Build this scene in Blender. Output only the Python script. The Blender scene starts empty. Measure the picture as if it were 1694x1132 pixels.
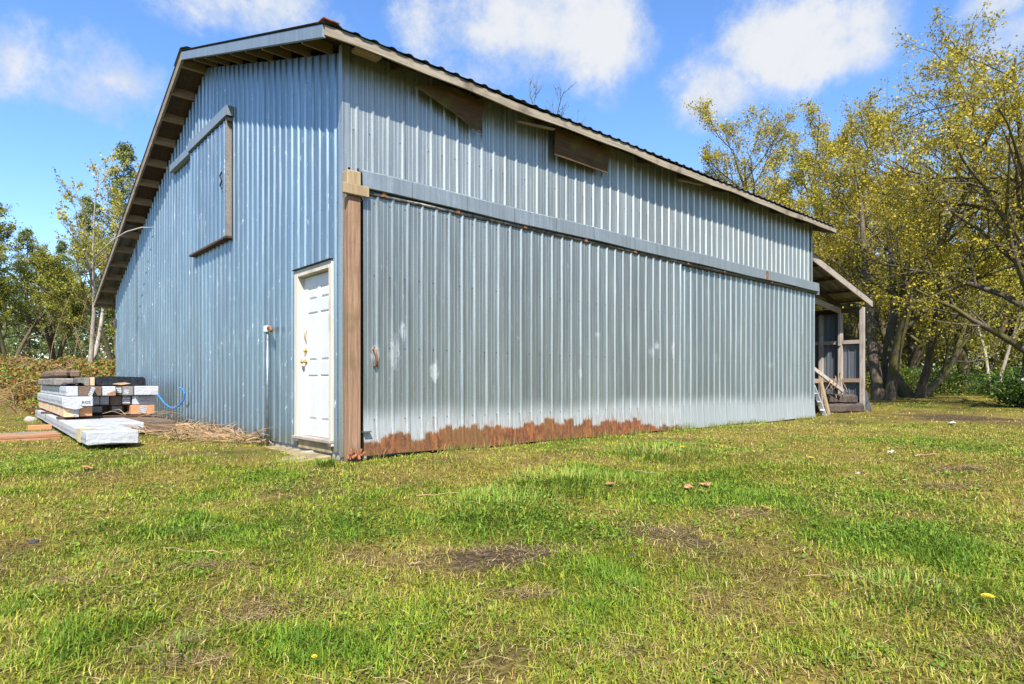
import bpy, bmesh, math, random
import numpy as np
from mathutils import Vector, Matrix
sc = bpy.context.scene
COL = sc.collection
R = math.radians
random.seed(5)

# ------------------------------------------------------------------ layout: corner of the barn is the origin,
# front wall runs along +X, gable wall along +Y
CX, CY, CZ = -3.386, -6.757, 0.86
FX, FY = 0.6643, 0.7475            # view direction on the ground
FOC = 1043.0 / 1694.0
HOR = 633.0

def smooth(a, b, x):
    t = np.clip((np.asarray(x, float) - a) / (b - a), 0, 1)
    return t * t * (3 - 2 * t)

def rd2xy(r, d):
    return CX + FY * r + FX * d, CY - FX * r + FY * d

def xy2rd(x, y):
    dx, dy = x - CX, y - CY
    return dx * FY - dy * FX, dx * FX + dy * FY

_tab = np.random.RandomState(11).rand(256, 256)
def vnoise(x, y):
    xi = np.floor(x).astype(int); yi = np.floor(y).astype(int)
    fx = x - xi; fy = y - yi
    fx = fx * fx * (3 - 2 * fx); fy = fy * fy * (3 - 2 * fy)
    a = _tab[xi & 255, yi & 255]; b = _tab[(xi + 1) & 255, yi & 255]
    c = _tab[xi & 255, (yi + 1) & 255]; e = _tab[(xi + 1) & 255, (yi + 1) & 255]
    return (a * (1 - fx) + b * fx) * (1 - fy) + (c * (1 - fx) + e * fx) * fy

def fbm(x, y, o=4):
    x = np.asarray(x, float); y = np.asarray(y, float)
    s = 0; amp = 0.5; tot = 0
    for i in range(o):
        s = s + amp * vnoise(x * 2 ** i + 17.3 * i, y * 2 ** i + 9.1 * i); tot += amp; amp *= 0.5
    return s / tot

def ground_z(x, y):
    x = np.asarray(x, float); y = np.asarray(y, float)
    r, d = xy2rd(x, y)
    z = -0.42 * (1 - smooth(0.5, 8.5, d))
    z = z + 0.25 * smooth(15, 34, d) * smooth(3, 9, r)
    bank = smooth(16.0, 22.5, d) * smooth(-9.5, -12.0, r)
    z = z + bank * (1.35 + 0.3 * (fbm(x * .3, y * .3, 2) - .5))
    z = z - 0.04 * smooth(0.5, 2.5, -x) * smooth(-1, 2, y) * (1 - bank)
    # keep clear of the barn walls, bumpy turf elsewhere
    inside = (x > -0.25) & (x < 12.8) & (y > -0.35) & (y < 13.9)
    b = (fbm(x * 1.1, y * 1.1, 3) - .5) * .09 + (fbm(x * 5, y * 5, 2) - .5) * .03
    z = z + np.where(inside, -0.03, b * smooth(0.0, 1.2, np.hypot(np.maximum(np.maximum(-x - .2, x - 12.8), 0), np.maximum(np.maximum(-y - .3, y - 13.9), 0)) + .25))
    return z

def gz(x, y):
    return float(ground_z(np.array([x]), np.array([y]))[0])

def px_ground(px, py):
    """point of the lawn seen at a photograph pixel"""
    q = (px - 847) / 1043.0
    d = 8.0
    for i in range(40):
        x, y = rd2xy(q * d, d)
        d = 0.5 * d + 0.5 * min(60.0, (CZ - gz(x, y)) * 1043.0 / (py - HOR))
    return rd2xy(q * d, d)

def at(px, d):
    return rd2xy((px - 847) / 1043.0 * d, d)

# ------------------------------------------------------------------ object helpers
def tag(o, label=None, cat=None, group=None, kind=None):
    if label: o['label'] = label
    if cat: o['category'] = cat
    if group: o['group'] = group
    if kind: o['kind'] = kind
    return o

def link(name, me, mat=None, parent=None):
    o = bpy.data.objects.new(name, me)
    COL.objects.link(o)
    if mat is not None: me.materials.append(mat)
    if parent is not None: o.parent = parent
    return o

def empty(name, loc=(0, 0, 0), rz=0, label=None, cat=None, group=None):
    o = bpy.data.objects.new(name, None); COL.objects.link(o)
    o.location = loc; o.rotation_euler = (0, 0, rz); o.empty_display_size = .2
    return tag(o, label, cat, group)

class MB:
    def __init__(s): s.v = []; s.f = []; s.mi = []
    def add(s, vs, fs, m=0):
        n = len(s.v); s.v += [tuple(p) for p in vs]
        s.f += [tuple(i + n for i in f) for f in fs]; s.mi += [m] * len(fs)
        return s
    def quad(s, a, b, c, d): return s.add([a, b, c, d], [(0, 1, 2, 3)])
    def box(s, x0, x1, y0, y1, z0, z1, M=None):
        vs = [Vector(p) for p in ((x0,y0,z0),(x1,y0,z0),(x1,y1,z0),(x0,y1,z0),(x0,y0,z1),(x1,y0,z1),(x1,y1,z1),(x0,y1,z1))]
        if M is not None: vs = [M @ p for p in vs]
        return s.add(vs, [(0,3,2,1),(4,5,6,7),(0,1,5,4),(1,2,6,5),(2,3,7,6),(3,0,4,7)])
    def beam(s, p, q, w, h, up=(0, 0, 1)):
        """square bar from p to q, w sideways and h along up"""
        p = Vector(p); q = Vector(q); d = (q - p).normalized(); u = Vector(up)
        sd = d.cross(u).normalized(); u = sd.cross(d).normalized()
        vs = []
        for e in (p, q):
            for a, b in ((-1, -1), (1, -1), (1, 1), (-1, 1)): vs.append(e + sd * (a * w / 2) + u * (b * h / 2))
        return s.add(vs, [(0,1,2,3),(7,6,5,4),(0,4,5,1),(1,5,6,2),(2,6,7,3),(3,7,4,0)])
    def tube(s, pts, rad, k=6, cap=True):
        pts = [Vector(p) for p in pts]
        n = len(pts)
        if not hasattr(rad, '__len__'): rad = [rad] * n
        base = len(s.v); ref = None
        for i in range(n):
            t = (pts[min(i + 1, n - 1)] - pts[max(i - 1, 0)])
            t = t.normalized() if t.length > 1e-9 else Vector((0, 0, 1))
            if ref is None: ref = t.orthogonal().normalized()
            ref = (ref - t * ref.dot(t))
            ref = ref.normalized() if ref.length > 1e-6 else t.orthogonal().normalized()
            bi = t.cross(ref)
            for j in range(k):
                a = 2 * math.pi * j / k
                s.v.append(tuple(pts[i] + (ref * math.cos(a) + bi * math.sin(a)) * rad[i]))
        for i in range(n - 1):
            for j in range(k):
                a = base + i * k + j; b = base + i * k + (j + 1) % k
                s.f.append((a, b, b + k, a + k)); s.mi.append(0)
        if cap:
            s.f.append(tuple(base + j for j in range(k))[::-1]); s.mi.append(0)
            s.f.append(tuple(base + (n - 1) * k + j for j in range(k))); s.mi.append(0)
        return s
    def mesh(s, name, bevel=0, seg=1, smooth_f=False):
        me = bpy.data.meshes.new(name); me.from_pydata(s.v, [], s.f)
        if bevel:
            bm = bmesh.new(); bm.from_mesh(me)
            bmesh.ops.remove_doubles(bm, verts=bm.verts, dist=1e-5)
            bmesh.ops.recalc_face_normals(bm, faces=bm.faces)
            ed = [e for e in bm.edges if len(e.link_faces) == 2 and e.calc_face_angle(0) > .6]
            bmesh.ops.bevel(bm, geom=ed, offset=bevel, segments=seg, affect='EDGES', clamp_overlap=True)
            bm.to_mesh(me); bm.free()
        else:
            bm = bmesh.new(); bm.from_mesh(me); bmesh.ops.recalc_face_normals(bm, faces=bm.faces); bm.to_mesh(me); bm.free()
        if smooth_f:
            me.polygons.foreach_set('use_smooth', [True] * len(me.polygons))
        me.update()
        return me
    def obj(s, name, mat, parent=None, bevel=0, seg=1, sm=False):
        return link(name, s.mesh(name, bevel, seg, sm), mat, parent)

def bulk_mesh(name, verts, nper, cols=None, tri=None):
    """many separate small polygons: verts (N*nper,3); every run of nper verts is a face (or pattern tri)"""
    verts = np.asarray(verts, np.float32).reshape(-1, 3); nv = len(verts); n = nv // nper
    me = bpy.data.meshes.new(name)
    if tri is None:
        loops = np.arange(nv, dtype=np.int32); starts = np.arange(n, dtype=np.int32) * nper
    else:
        pat = np.asarray(tri, np.int32); k = pat.shape[1]
        loops = (np.arange(n, dtype=np.int32)[:, None, None] * nper + pat[None]).reshape(-1)
        starts = np.arange(n * len(pat), dtype=np.int32) * k
    me.vertices.add(nv); me.vertices.foreach_set('co', verts.ravel())
    me.loops.add(len(loops)); me.loops.foreach_set('vertex_index', loops)
    me.polygons.add(len(starts)); me.polygons.foreach_set('loop_start', starts)
    me.update(calc_edges=True)
    if cols is not None:
        c = np.ones((nv, 4), np.float32); c[:, :3] = np.repeat(np.asarray(cols, np.float32), nper, axis=0)
        a = me.color_attributes.new('Col', 'FLOAT_COLOR', 'POINT'); a.data.foreach_set('color', c.ravel())
    return me

# ------------------------------------------------------------------ material helpers
class NT:
    def __init__(s, tree): s.t = tree; s.n = tree.nodes; s.l = tree.links
    def new(s, ty, **kw):
        n = s.n.new(ty)
        for k, v in kw.items(): setattr(n, k, v)
        return n
    def put(s, sock, v):
        if v is None: return
        if isinstance(v, bpy.types.NodeSocket): s.l.new(v, sock)
        elif isinstance(v, (tuple, list)) and len(v) == 3 and sock.type == 'RGBA': sock.default_value = (*v, 1)
        else: sock.default_value = v
    def coord(s, kind='Object'): return s.new('ShaderNodeTexCoord').outputs[kind]
    def scale(s, vec, sx, sy, sz):
        m = s.new('ShaderNodeMapping'); s.put(m.inputs['Vector'], vec); m.inputs['Scale'].default_value = (sx, sy, sz); return m.outputs[0]
    def noise(s, vec, sc_=5, det=3, rough=.55, dist=0):
        n = s.new('ShaderNodeTexNoise'); s.put(n.inputs['Vector'], vec)
        n.inputs['Scale'].default_value = sc_; n.inputs['Detail'].default_value = det; n.inputs['Roughness'].default_value = rough; n.inputs['Distortion'].default_value = dist
        return n.outputs[0]
    def ramp(s, f, a, b, lo=0, hi=1):
        m = s.new('ShaderNodeMapRange'); m.interpolation_type = 'SMOOTHSTEP'
        s.put(m.inputs[0], f)
        for i, v in zip((1, 2, 3, 4), (a, b, lo, hi)): s.put(m.inputs[i], v)
        return m.outputs[0]
    def math(s, op, a, b=0, c=0):
        m = s.new('ShaderNodeMath', operation=op); s.put(m.inputs[0], a); s.put(m.inputs[1], b); s.put(m.inputs[2], c); return m.outputs[0]
    def vmath(s, op, a, b=None):
        m = s.new('ShaderNodeVectorMath', operation=op); s.put(m.inputs[0], a)
        if b is not None: s.put(m.inputs[1], b)
        return m.outputs['Value'] if op in ('DOT_PRODUCT', 'LENGTH') else m.outputs[0]
    def mix(s, f, a, b, mode='MIX'):
        m = s.new('ShaderNodeMix', data_type='RGBA', blend_type=mode); s.put(m.inputs[0], f); s.put(m.inputs[6], a); s.put(m.inputs[7], b); return m.outputs[2]
    def sep(s, v):
        n = s.new('ShaderNodeSeparateXYZ'); s.put(n.inputs[0], v); return n.outputs
    def comb(s, x, y, z):
        n = s.new('ShaderNodeCombineXYZ'); s.put(n.inputs[0], x); s.put(n.inputs[1], y); s.put(n.inputs[2], z); return n.outputs[0]
    def attr(s, name, out='Color'): return s.new('ShaderNodeAttribute', attribute_name=name).outputs[out]
    def bump(s, h, strength=.3, dist=.01):
        b = s.new('ShaderNodeBump'); b.inputs['Strength'].default_value = strength; b.inputs['Distance'].default_value = dist; s.put(b.inputs['Height'], h); return b.outputs[0]

def material(name):
    m = bpy.data.materials.new(name); m.use_nodes = True
    t = NT(m.node_tree); b = t.n['Principled BSDF']
    return m, t, b

def simple(name, col, rough=.6, metal=0, var=.15, sc_=8, bump=.0):
    m, t, b = material(name)
    n = t.noise(t.coord(), sc_, 4)
    c = t.mix(t.ramp(n, .3, .7), tuple(x * (1 - var) for x in col), tuple(min(1, x * (1 + var)) for x in col))
    t.put(b.inputs['Base Color'], c); t.put(b.inputs['Roughness'], t.ramp(n, .3, .7, rough * .85, min(1, rough * 1.15))); b.inputs['Metallic'].default_value = metal
    if bump: t.put(b.inputs['Normal'], t.bump(n, bump))
    return m

def wood(name, c1, c2, axis='Y', rough=.8, stain=(.05, .04, .03), stain_amt=.4, moss=0):
    m, t, b = material(name)
    co = t.coord(); k = {'X': (.6, 14, 14), 'Y': (14, .6, 14), 'Z': (14, 14, .6)}[axis]
    g = t.noise(t.scale(co, *k), 3.0, 5, .65, .6)
    fine = t.noise(t.scale(co, *[q * 4 if q > 1 else q for q in k]), 3, 3)
    big = t.noise(co, 2.2, 4)
    c = t.mix(t.ramp(g, .3, .7), c1, c2)
    c = t.mix(t.ramp(fine, .5, .75, 0, .45), c, stain)
    c = t.mix(t.ramp(big, .5, .72, 0, stain_amt), c, stain)
    if moss: c = t.mix(t.ramp(t.noise(co, 3.1, 4), .52, .7, 0, moss), c, (.14, .13, .02))
    t.put(b.inputs['Base Color'], c); b.inputs['Roughness'].default_value = rough
    b.inputs['Specular IOR Level'].default_value = .25
    t.put(b.inputs['Normal'], t.bump(t.math('ADD', g, fine), .35, .004))
    return m

def galv(name, base, white, metal=.75, rough=.36, rust=False, foot_sheen=0, streak=.5, blotch=.5, along='X', marks=()):
    m, t, b = material(name)
    co = t.coord(); x, y, z = t.sep(co)
    u = x if along == 'X' else y
    st = t.noise(t.scale(co, 9, 9, .35), 2.0, 5, .6)
    st2 = t.noise(t.scale(co, 40, 40, .9), 2.0, 3, .6)
    big = t.noise(co, .9, 4, .6)
    sp = t.noise(co, 55, 2, .7)
    tone = t.attr('tone', 'Fac')
    c = t.mix(t.ramp(st, .3, .72), tuple(q * .84 for q in base), tuple(min(1, q * 1.12) for q in base))
    c = t.mix(t.ramp(sp, .35, .7, 0, .28), c, tuple(q * .6 for q in base))
    c = t.mix(1.0, c, t.comb(tone, tone, tone), 'MULTIPLY')
    # chalky oxide: streaks, flecks and handled spots
    w = t.math('MULTIPLY', t.ramp(st2, .55, .75), t.ramp(big, .35, .7, .15, 1))
    fl = t.ramp(t.noise(t.scale(co, 26, 26, 7), 1.0, 3, .7), .64, .72)
    w = t.math('MAXIMUM', t.math('MULTIPLY', w, streak), t.math('MULTIPLY', fl, blotch))
    nz = t.noise(t.scale(co, 26, 26, 9), 1.0, 7, .8, .4)
    for (mu, mz, ru, rz_, amt) in marks:
        du = t.math('DIVIDE', t.math('SUBTRACT', u, mu), ru); dz = t.math('DIVIDE', t.math('SUBTRACT', z, mz), rz_)
        q = t.math('SQRT', t.math('ADD', t.math('MULTIPLY', du, du), t.math('MULTIPLY', dz, dz)))
        k = t.ramp(t.math('ADD', q, t.math('MULTIPLY', t.math('SUBTRACT', nz, .5), 4.2)), .50, .80, amt, 0)
        w = t.math('MAXIMUM', w, k)
    if foot_sheen:                        # sky reflection painted pale on the foot of the doors, ragged upper edge
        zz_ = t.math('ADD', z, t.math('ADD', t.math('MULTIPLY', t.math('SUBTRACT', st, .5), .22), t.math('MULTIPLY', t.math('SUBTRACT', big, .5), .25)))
        w = t.math('MAXIMUM', w, t.math('MULTIPLY', t.ramp(zz_, .34, .66, foot_sheen, 0), t.ramp(sp, .2, .6, .75, 1)))
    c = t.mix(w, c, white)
    fu = t.math('FLOORED_MODULO', u, .21); fz = t.math('FLOORED_MODULO', z, .85)
    scr = t.math('MULTIPLY', t.math('LESS_THAN', t.math('ABSOLUTE', t.math('SUBTRACT', fu, .135)), .009), t.math('LESS_THAN', t.math('ABSOLUTE', t.math('SUBTRACT', fz, .42)), .009))
    wns = t.new('ShaderNodeTexWhiteNoise', noise_dimensions='2D'); t.put(wns.inputs['Vector'], t.comb(t.math('FLOOR', t.math('DIVIDE', u, .21)), t.math('FLOOR', t.math('DIVIDE', z, .85)), 0))
    scr = t.math('MULTIPLY', scr, t.math('GREATER_THAN', wns.outputs[0], .25))
    c = t.mix(t.math('MULTIPLY', scr, .75), c, (.05, .045, .04))
    sm_ = t.math('LESS_THAN', t.math('FLOORED_MODULO', t.math('ADD', u, .004), .84), .008)
    c = t.mix(t.math('MULTIPLY', sm_, t.ramp(big, .3, .6, .3, .8)), c, (.05, .05, .05))
    # faint rusty run-off below some screws
    run = t.math('MULTIPLY', t.math('LESS_THAN', t.math('ABSOLUTE', t.math('SUBTRACT', fu, .135)), .014), t.ramp(fz, .05, .42, 0, 1))
    run = t.math('MULTIPLY', t.math('MULTIPLY', run, t.math('LESS_THAN', fz, .42)), t.math('GREATER_THAN', wns.outputs[0], .80))
    c = t.mix(t.math('MULTIPLY', run, .35), c, (.16, .10, .05))
    # earth splashed on the foot of the sheets
    d = t.ramp(t.math('ADD', z, t.math('MULTIPLY', t.math('SUBTRACT', st, .5), .5)), .02, .30, .5 if not foot_sheen else 0.0, 0)
    c = t.mix(d, c, (.22, .19, .10))
    met = t.math('MULTIPLY', t.math('SUBTRACT', 1, t.math('MULTIPLY', w, .8)), metal)
    ro = t.ramp(st, .25, .75, rough * .92, rough * 1.1)
    if rust:
        wn = t.new('ShaderNodeTexWhiteNoise', noise_dimensions='1D'); t.put(wn.inputs['W'], t.math('FLOOR', t.math('DIVIDE', u, .105)))
        wn2 = t.new('ShaderNodeTexWhiteNoise', noise_dimensions='1D'); t.put(wn2.inputs['W'], t.math('FLOOR', t.math('DIVIDE', u, .21)))
        th = t.math('ADD', t.math('MULTIPLY', wn.outputs[0], .06), t.math('MULTIPLY', wn2.outputs[0], .13))
        th = t.math('ADD', th, t.math('MULTIPLY', t.math('SUBTRACT', t.noise(t.scale(co, 24, 24, 8), 1.2, 4, .75), .5), .13))
        th = t.math('ADD', th, t.ramp(u, .2, 2.0, .085, .165))
        th = t.math('SUBTRACT', th, t.ramp(u, 4.6, 6.9, 0, .22))
        e = t.math('SUBTRACT', th, z)
        rc = t.mix(t.ramp(t.noise(t.scale(co, 16, 16, 5), 1.6, 6, .78), .36, .66), (.055, .018, .009), (.26, .088, .020))
        rc = t.mix(t.math('MULTIPLY', t.math('SUBTRACT', wn.outputs[0], .3), .7), rc, (.07, .032, .016))
        rc = t.mix(t.ramp(t.noise(t.scale(co, 50, 50, 30), 1, 3, .7), .58, .72, 0, .55), rc, (.36, .17, .06))
        rc = t.mix(t.ramp(big, .45, .7, 0, .6), rc, (.14, .075, .022))
        halo = t.ramp(e, -.05, .0, 0, .45)
        c = t.mix(halo, c, (.30, .25, .15))
        weep = t.math('MULTIPLY', t.ramp(e, -.30, -.01, 0, .75), t.ramp(t.noise(t.scale(co, 34, 34, 1.6), 1.3, 4, .7), .50, .66))
        c = t.mix(weep, c, (.24, .12, .045))
        rm = t.ramp(t.math('ADD', e, t.math('MULTIPLY', t.math('SUBTRACT', t.noise(t.scale(co, 60, 60, 14), 1.5, 4, .8), .5), .09)), -.022, .020)
        c = t.mix(rm, c, rc)
        met = t.math('MULTIPLY', met, t.math('SUBTRACT', 1, t.math('MAXIMUM', rm, halo)))
        ro = t.mix(rm, t.comb(ro, ro, ro), (.85, .85, .85))
    t.put(b.inputs['Base Color'], c); t.put(b.inputs['Metallic'], met); t.put(b.inputs['Roughness'], ro)
    h = t.math('ADD', t.math('MULTIPLY', t.noise(t.scale(co, 3, 3, 1.2), 1.5, 3), 1.0), t.math('MULTIPLY', sp, .06))
    t.put(b.inputs['Normal'], t.bump(h, .10, .02))
    return m

def leafmat(name, trans=.35, rough=.55):
    m, t, b = material(name)
    c = t.attr('Col')
    t.put(b.inputs['Base Color'], c); b.inputs['Roughness'].default_value = rough
    b.inputs['Specular IOR Level'].default_value = .25
    tr = t.new('ShaderNodeBsdfTranslucent'); t.put(tr.inputs['Color'], c)
    mx = t.new('ShaderNodeMixShader'); mx.inputs[0].default_value = trans
    t.l.new(b.outputs[0], mx.inputs[1]); t.l.new(tr.outputs[0], mx.inputs[2])
    t.l.new(mx.outputs[0], t.n['Material Output'].inputs['Surface'])
    return m

M = {}
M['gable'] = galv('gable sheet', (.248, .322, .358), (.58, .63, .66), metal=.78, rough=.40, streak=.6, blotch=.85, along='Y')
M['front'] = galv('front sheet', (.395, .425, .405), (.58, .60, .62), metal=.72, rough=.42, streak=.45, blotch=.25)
M['slide'] = galv('sliding door sheet', (.345, .385, .378), (.52, .54, .56), metal=.76, rough=.42, rust=True, foot_sheen=.6, streak=.35, blotch=.3,
                  marks=((.74, 1.50, .06, .14, .55), (.62, 1.25, .09, .28, .35), (.36, 1.2, .07, .12, .4), (5.95, 1.50, .09, .09, .55), (5.8, 1.4, .16, .08, .25), (6.45, 1.46, .05, .18, .4), (1.2, 1.0, .08, .15, .5), (4.35, 1.62, .10, .06, .3), (3.95, 1.0, .05, .08, .3)))
M['slide_far'] = galv('far sliding door sheet', (.34, .385, .38), (.50, .53, .55), metal=.78, rough=.42, foot_sheen=.55, streak=.4, blotch=.35,
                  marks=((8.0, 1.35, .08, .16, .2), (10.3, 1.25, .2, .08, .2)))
M['trim'] = galv('trim sheet', (.25, .29, .31), (.55, .56, .56), metal=.45, rough=.42, streak=.3, blotch=.1)
M['roofm'] = galv('roof sheet', (.20, .20, .20), (.5, .48, .44), metal=.5, rough=.55, streak=.3, blotch=.3)
M['shedm'] = galv('shed sheet', (.22, .25, .28), (.6, .65, .7), metal=.7, rough=.42, streak=.3, blotch=.2)
M['greywood'] = wood('weathered board', (.20, .165, .12), (.33, .28, .21), 'X', stain=(.08, .06, .04), stain_amt=.8)
M['greywoodY'] = wood('weathered board along', (.17, .135, .10), (.28, .235, .18), 'Y', stain=(.07, .055, .035), stain_amt=.8)
M['look'] = wood('lookout board', (.19, .13, .08), (.31, .225, .15), 'X', stain=(.07, .05, .03))
M['sheath'] = wood('stained sheathing', (.04, .027, .018), (.085, .058, .038), 'Y', stain=(.03, .022, .015), stain_amt=.6)
M['ply'] = wood('mossy plywood', (.065, .035, .018), (.12, .068, .03), 'X', stain=(.045, .035, .015), stain_amt=.6, moss=.5)
M['post'] = wood('fir post', (.165, .098, .06), (.32, .19, .118), 'Z', stain=(.10, .07, .045), stain_amt=.6, moss=.25)
M['paleblock'] = wood('pale block', (.24, .17, .095), (.34, .255, .15), 'Z', stain=(.2, .13, .07), stain_amt=.35)
M['shedwood'] = wood('shed lumber', (.24, .20, .165), (.40, .35, .30), 'Z', stain=(.13, .10, .08), stain_amt=.45)
M['shedwoodX'] = wood('shed lumber level', (.24, .20, .165), (.38, .33, .28), 'X', stain=(.13, .10, .08), stain_amt=.45)
M['dark'] = simple('dark gap', (.015, .014, .013), .9)
M['concrete'] = simple('concrete', (.30, .28, .24), .9, var=.25, sc_=6, bump=.4)
M['slab'] = simple('mossy concrete', (.25, .195, .10), .95, var=.4, sc_=5, bump=.5)
M['white'] = simple('white door paint', (.525, .525, .53), .4, var=.06)
M['oldpaint'] = wood('peeling white paint', (.44, .39, .31), (.56, .54, .48), 'Z', stain=(.26, .16, .08), stain_amt=.65)
M['brass'] = simple('brass', (.75, .50, .14), .25, metal=1.0, var=.1)
M['rusty'] = simple('rusty iron', (.20, .075, .03), .85, var=.5, sc_=30, bump=.4)
M['track'] = simple('greasy track', (.13, .12, .11), .45, metal=.7, var=.5, sc_=20)
M['steel'] = simple('zinc pipe', (.26, .29, .30), .4, metal=.8, var=.2, sc_=20)
M['bluerope'] = simple('blue rope', (.02, .14, .38), .6, var=.3, sc_=60)
M['cable'] = simple('grey cable', (.24, .22, .19), .6)
M['blackplastic'] = simple('black plastic', (.012, .013, .016), .28, var=.4, sc_=14, bump=.9)
M['ink'] = simple('ink', (.04, .045, .06), .7)
M['tape'] = simple('tan tape', (.45, .36, .17), .5, var=.2)
M['alu'] = simple('ladder aluminium', (.62, .64, .66), .4, metal=.6)
M['flower'] = simple('yellow petals', (.75, .5, .02), .6)
M['petal'] = simple('white petals', (.85, .82, .78), .6)

def paper(band=None, fr=1, tag_=False):
    m, t, b = material('white lumber wrap'); co = t.coord()
    n = t.noise(t.scale(co, 3, 1, 4), 2, 5, .65); s = t.noise(co, 1.6, 4, .7)
    c = t.mix(t.ramp(n, .45, .8, 0, .45), (.38, .39, .405), (.25, .24, .225))
    c = t.mix(t.ramp(s, .54, .72, 0, .7), c, (.24, .21, .15))
    dk = t.ramp(t.noise(t.scale(co, 9, 2.5, 12), 1.3, 6, .75, .8), .60, .72, 0, .45)
    c = t.mix(dk, c, (.10, .095, .085))
    cr = t.math('ABSOLUTE', t.math('SUBTRACT', t.noise(t.scale(co, 4, 1.6, 6), 1.5, 3, .5, 1.2), .5))
    c = t.mix(t.ramp(cr, .0, .010, .3, 0), c, (.08, .08, .085))
    if band:
        x, y, z = t.sep(co)
        if tag_:                     # three rows of small print
            row = t.math('GREATER_THAN', t.math('SINE', t.math('MULTIPLY', z, 170)), .25)
            w_ = t.noise(t.comb(t.math('MULTIPLY', x, 90), 0, t.math('FLOOR', t.math('MULTIPLY', z, 27))), 1, 1)
            k = t.math('MULTIPLY', row, t.ramp(w_, .46, .5, 0, .85))
        else:                        # one line of letters along the side
            inb = t.math('LESS_THAN', t.math('ABSOLUTE', t.math('SUBTRACT', z, .07)), .02)
            w_ = t.noise(t.comb(0, t.math('MULTIPLY', y, 22), t.math('MULTIPLY', z, 14)), 1, 2)
            k = t.math('MULTIPLY', t.math('MULTIPLY', inb, t.math('LESS_THAN', x, .02)), t.ramp(w_, .48, .52, 0, .85))
        c = t.mix(k, c, (.06, .07, .10))
    t.put(b.inputs['Base Color'], c); b.inputs['Roughness'].default_value = .45
    t.put(b.inputs['Normal'], t.bump(t.noise(t.scale(co, 5, 2, 6), 2.5, 4, .6, 1.0), .6, .02))
    return m
M['paper'] = paper()
M['paper_print'] = paper((.055, .105, .018), 5.0)
M['tagpaper'] = paper((.0, .0, .0), 30.0, True)
M['stain'] = simple('wet stain', (.36, .35, .31), .8, var=.4, sc_=9)
M['tim_pale'] = wood('pale timber', (.46, .31, .18), (.60, .44, .28), 'Y', stain=(.2, .12, .06))
M['tim_orange'] = wood('orange timber', (.36, .16, .07), (.50, .26, .13), 'Y', stain=(.15, .07, .03))
M['tim_brown'] = wood('brown timber', (.085, .055, .035), (.17, .115, .08), 'Y', stain=(.05, .035, .025), stain_amt=.6)
M['tim_dark'] = wood('dark timber', (.055, .032, .02), (.10, .06, .04), 'Y', stain=(.02, .015, .01), stain_amt=.6)
M['tim_grey'] = wood('grey timber', (.13, .115, .10), (.25, .225, .20), 'Y', stain=(.09, .08, .07), stain_amt=.6)
M['tim_orangeX'] = wood('orange plank', (.26, .12, .055), (.38, .20, .105), 'X', stain=(.17, .13, .075), stain_amt=.9)
M['tie'] = wood('old log', (.045, .032, .025), (.11, .085, .07), 'X', stain=(.02, .016, .012), stain_amt=.6)
def bark(name, a, b_, moss, amt):
    m, t, b = material(name); co = t.coord()
    n = t.noise(t.scale(co, 5, 5, 1.2), 3, 5, .7); k = t.noise(co, 1.3, 4, .65)
    c = t.mix(t.ramp(n, .3, .7), a, b_); c = t.mix(t.ramp(k, .42, .62, 0, amt), c, moss)
    t.put(b.inputs['Base Color'], c); b.inputs['Roughness'].default_value = .95; b.inputs['Specular IOR Level'].default_value = .15
    t.put(b.inputs['Normal'], t.bump(n, .8, .03)); return m
M['bark_moss'] = bark('mossy bark', (.055, .042, .032), (.15, .12, .09), (.085, .085, .018), .75)
M['bark_pale'] = bark('pale bark', (.22, .19, .15), (.42, .38, .32), (.16, .15, .06), .3)
M['bark_con'] = bark('conifer bark', (.05, .035, .025), (.12, .085, .06), (.06, .06, .03), .3)
M['leaf'] = leafmat('leaves', .35)
M['needle'] = leafmat('needles', .15, .6)
M['grass'] = leafmat('grass blades', .30, .6)
M['straw'] = leafmat('straw', .1, .8)

# ------------------------------------------------------------------ camera
cam = bpy.data.cameras.new('camera'); co_ = bpy.data.objects.new('camera', cam); COL.objects.link(co_)
co_.location = (CX, CY, CZ); co_.rotation_euler = (R(90), 0, -math.atan2(FX, FY))
cam.sensor_width = 36; cam.lens = 36 * FOC; cam.shift_y = (HOR - 566) / 1694.0; cam.clip_end = 3000; cam.clip_start = .05
sc.camera = co_

# ------------------------------------------------------------------ light
sun_dir = Vector((.607, .794, -1.136)).normalized()
sl = bpy.data.lights.new('sun', 'SUN'); sl.energy = 5.0; sl.angle = R(.53); sl.color = (1, .955, .88)
so = bpy.data.objects.new('sun', sl); COL.objects.link(so); so.location = (-10, -12, 20)
so.rotation_euler = sun_dir.to_track_quat('-Z', 'Y').to_euler()

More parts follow.
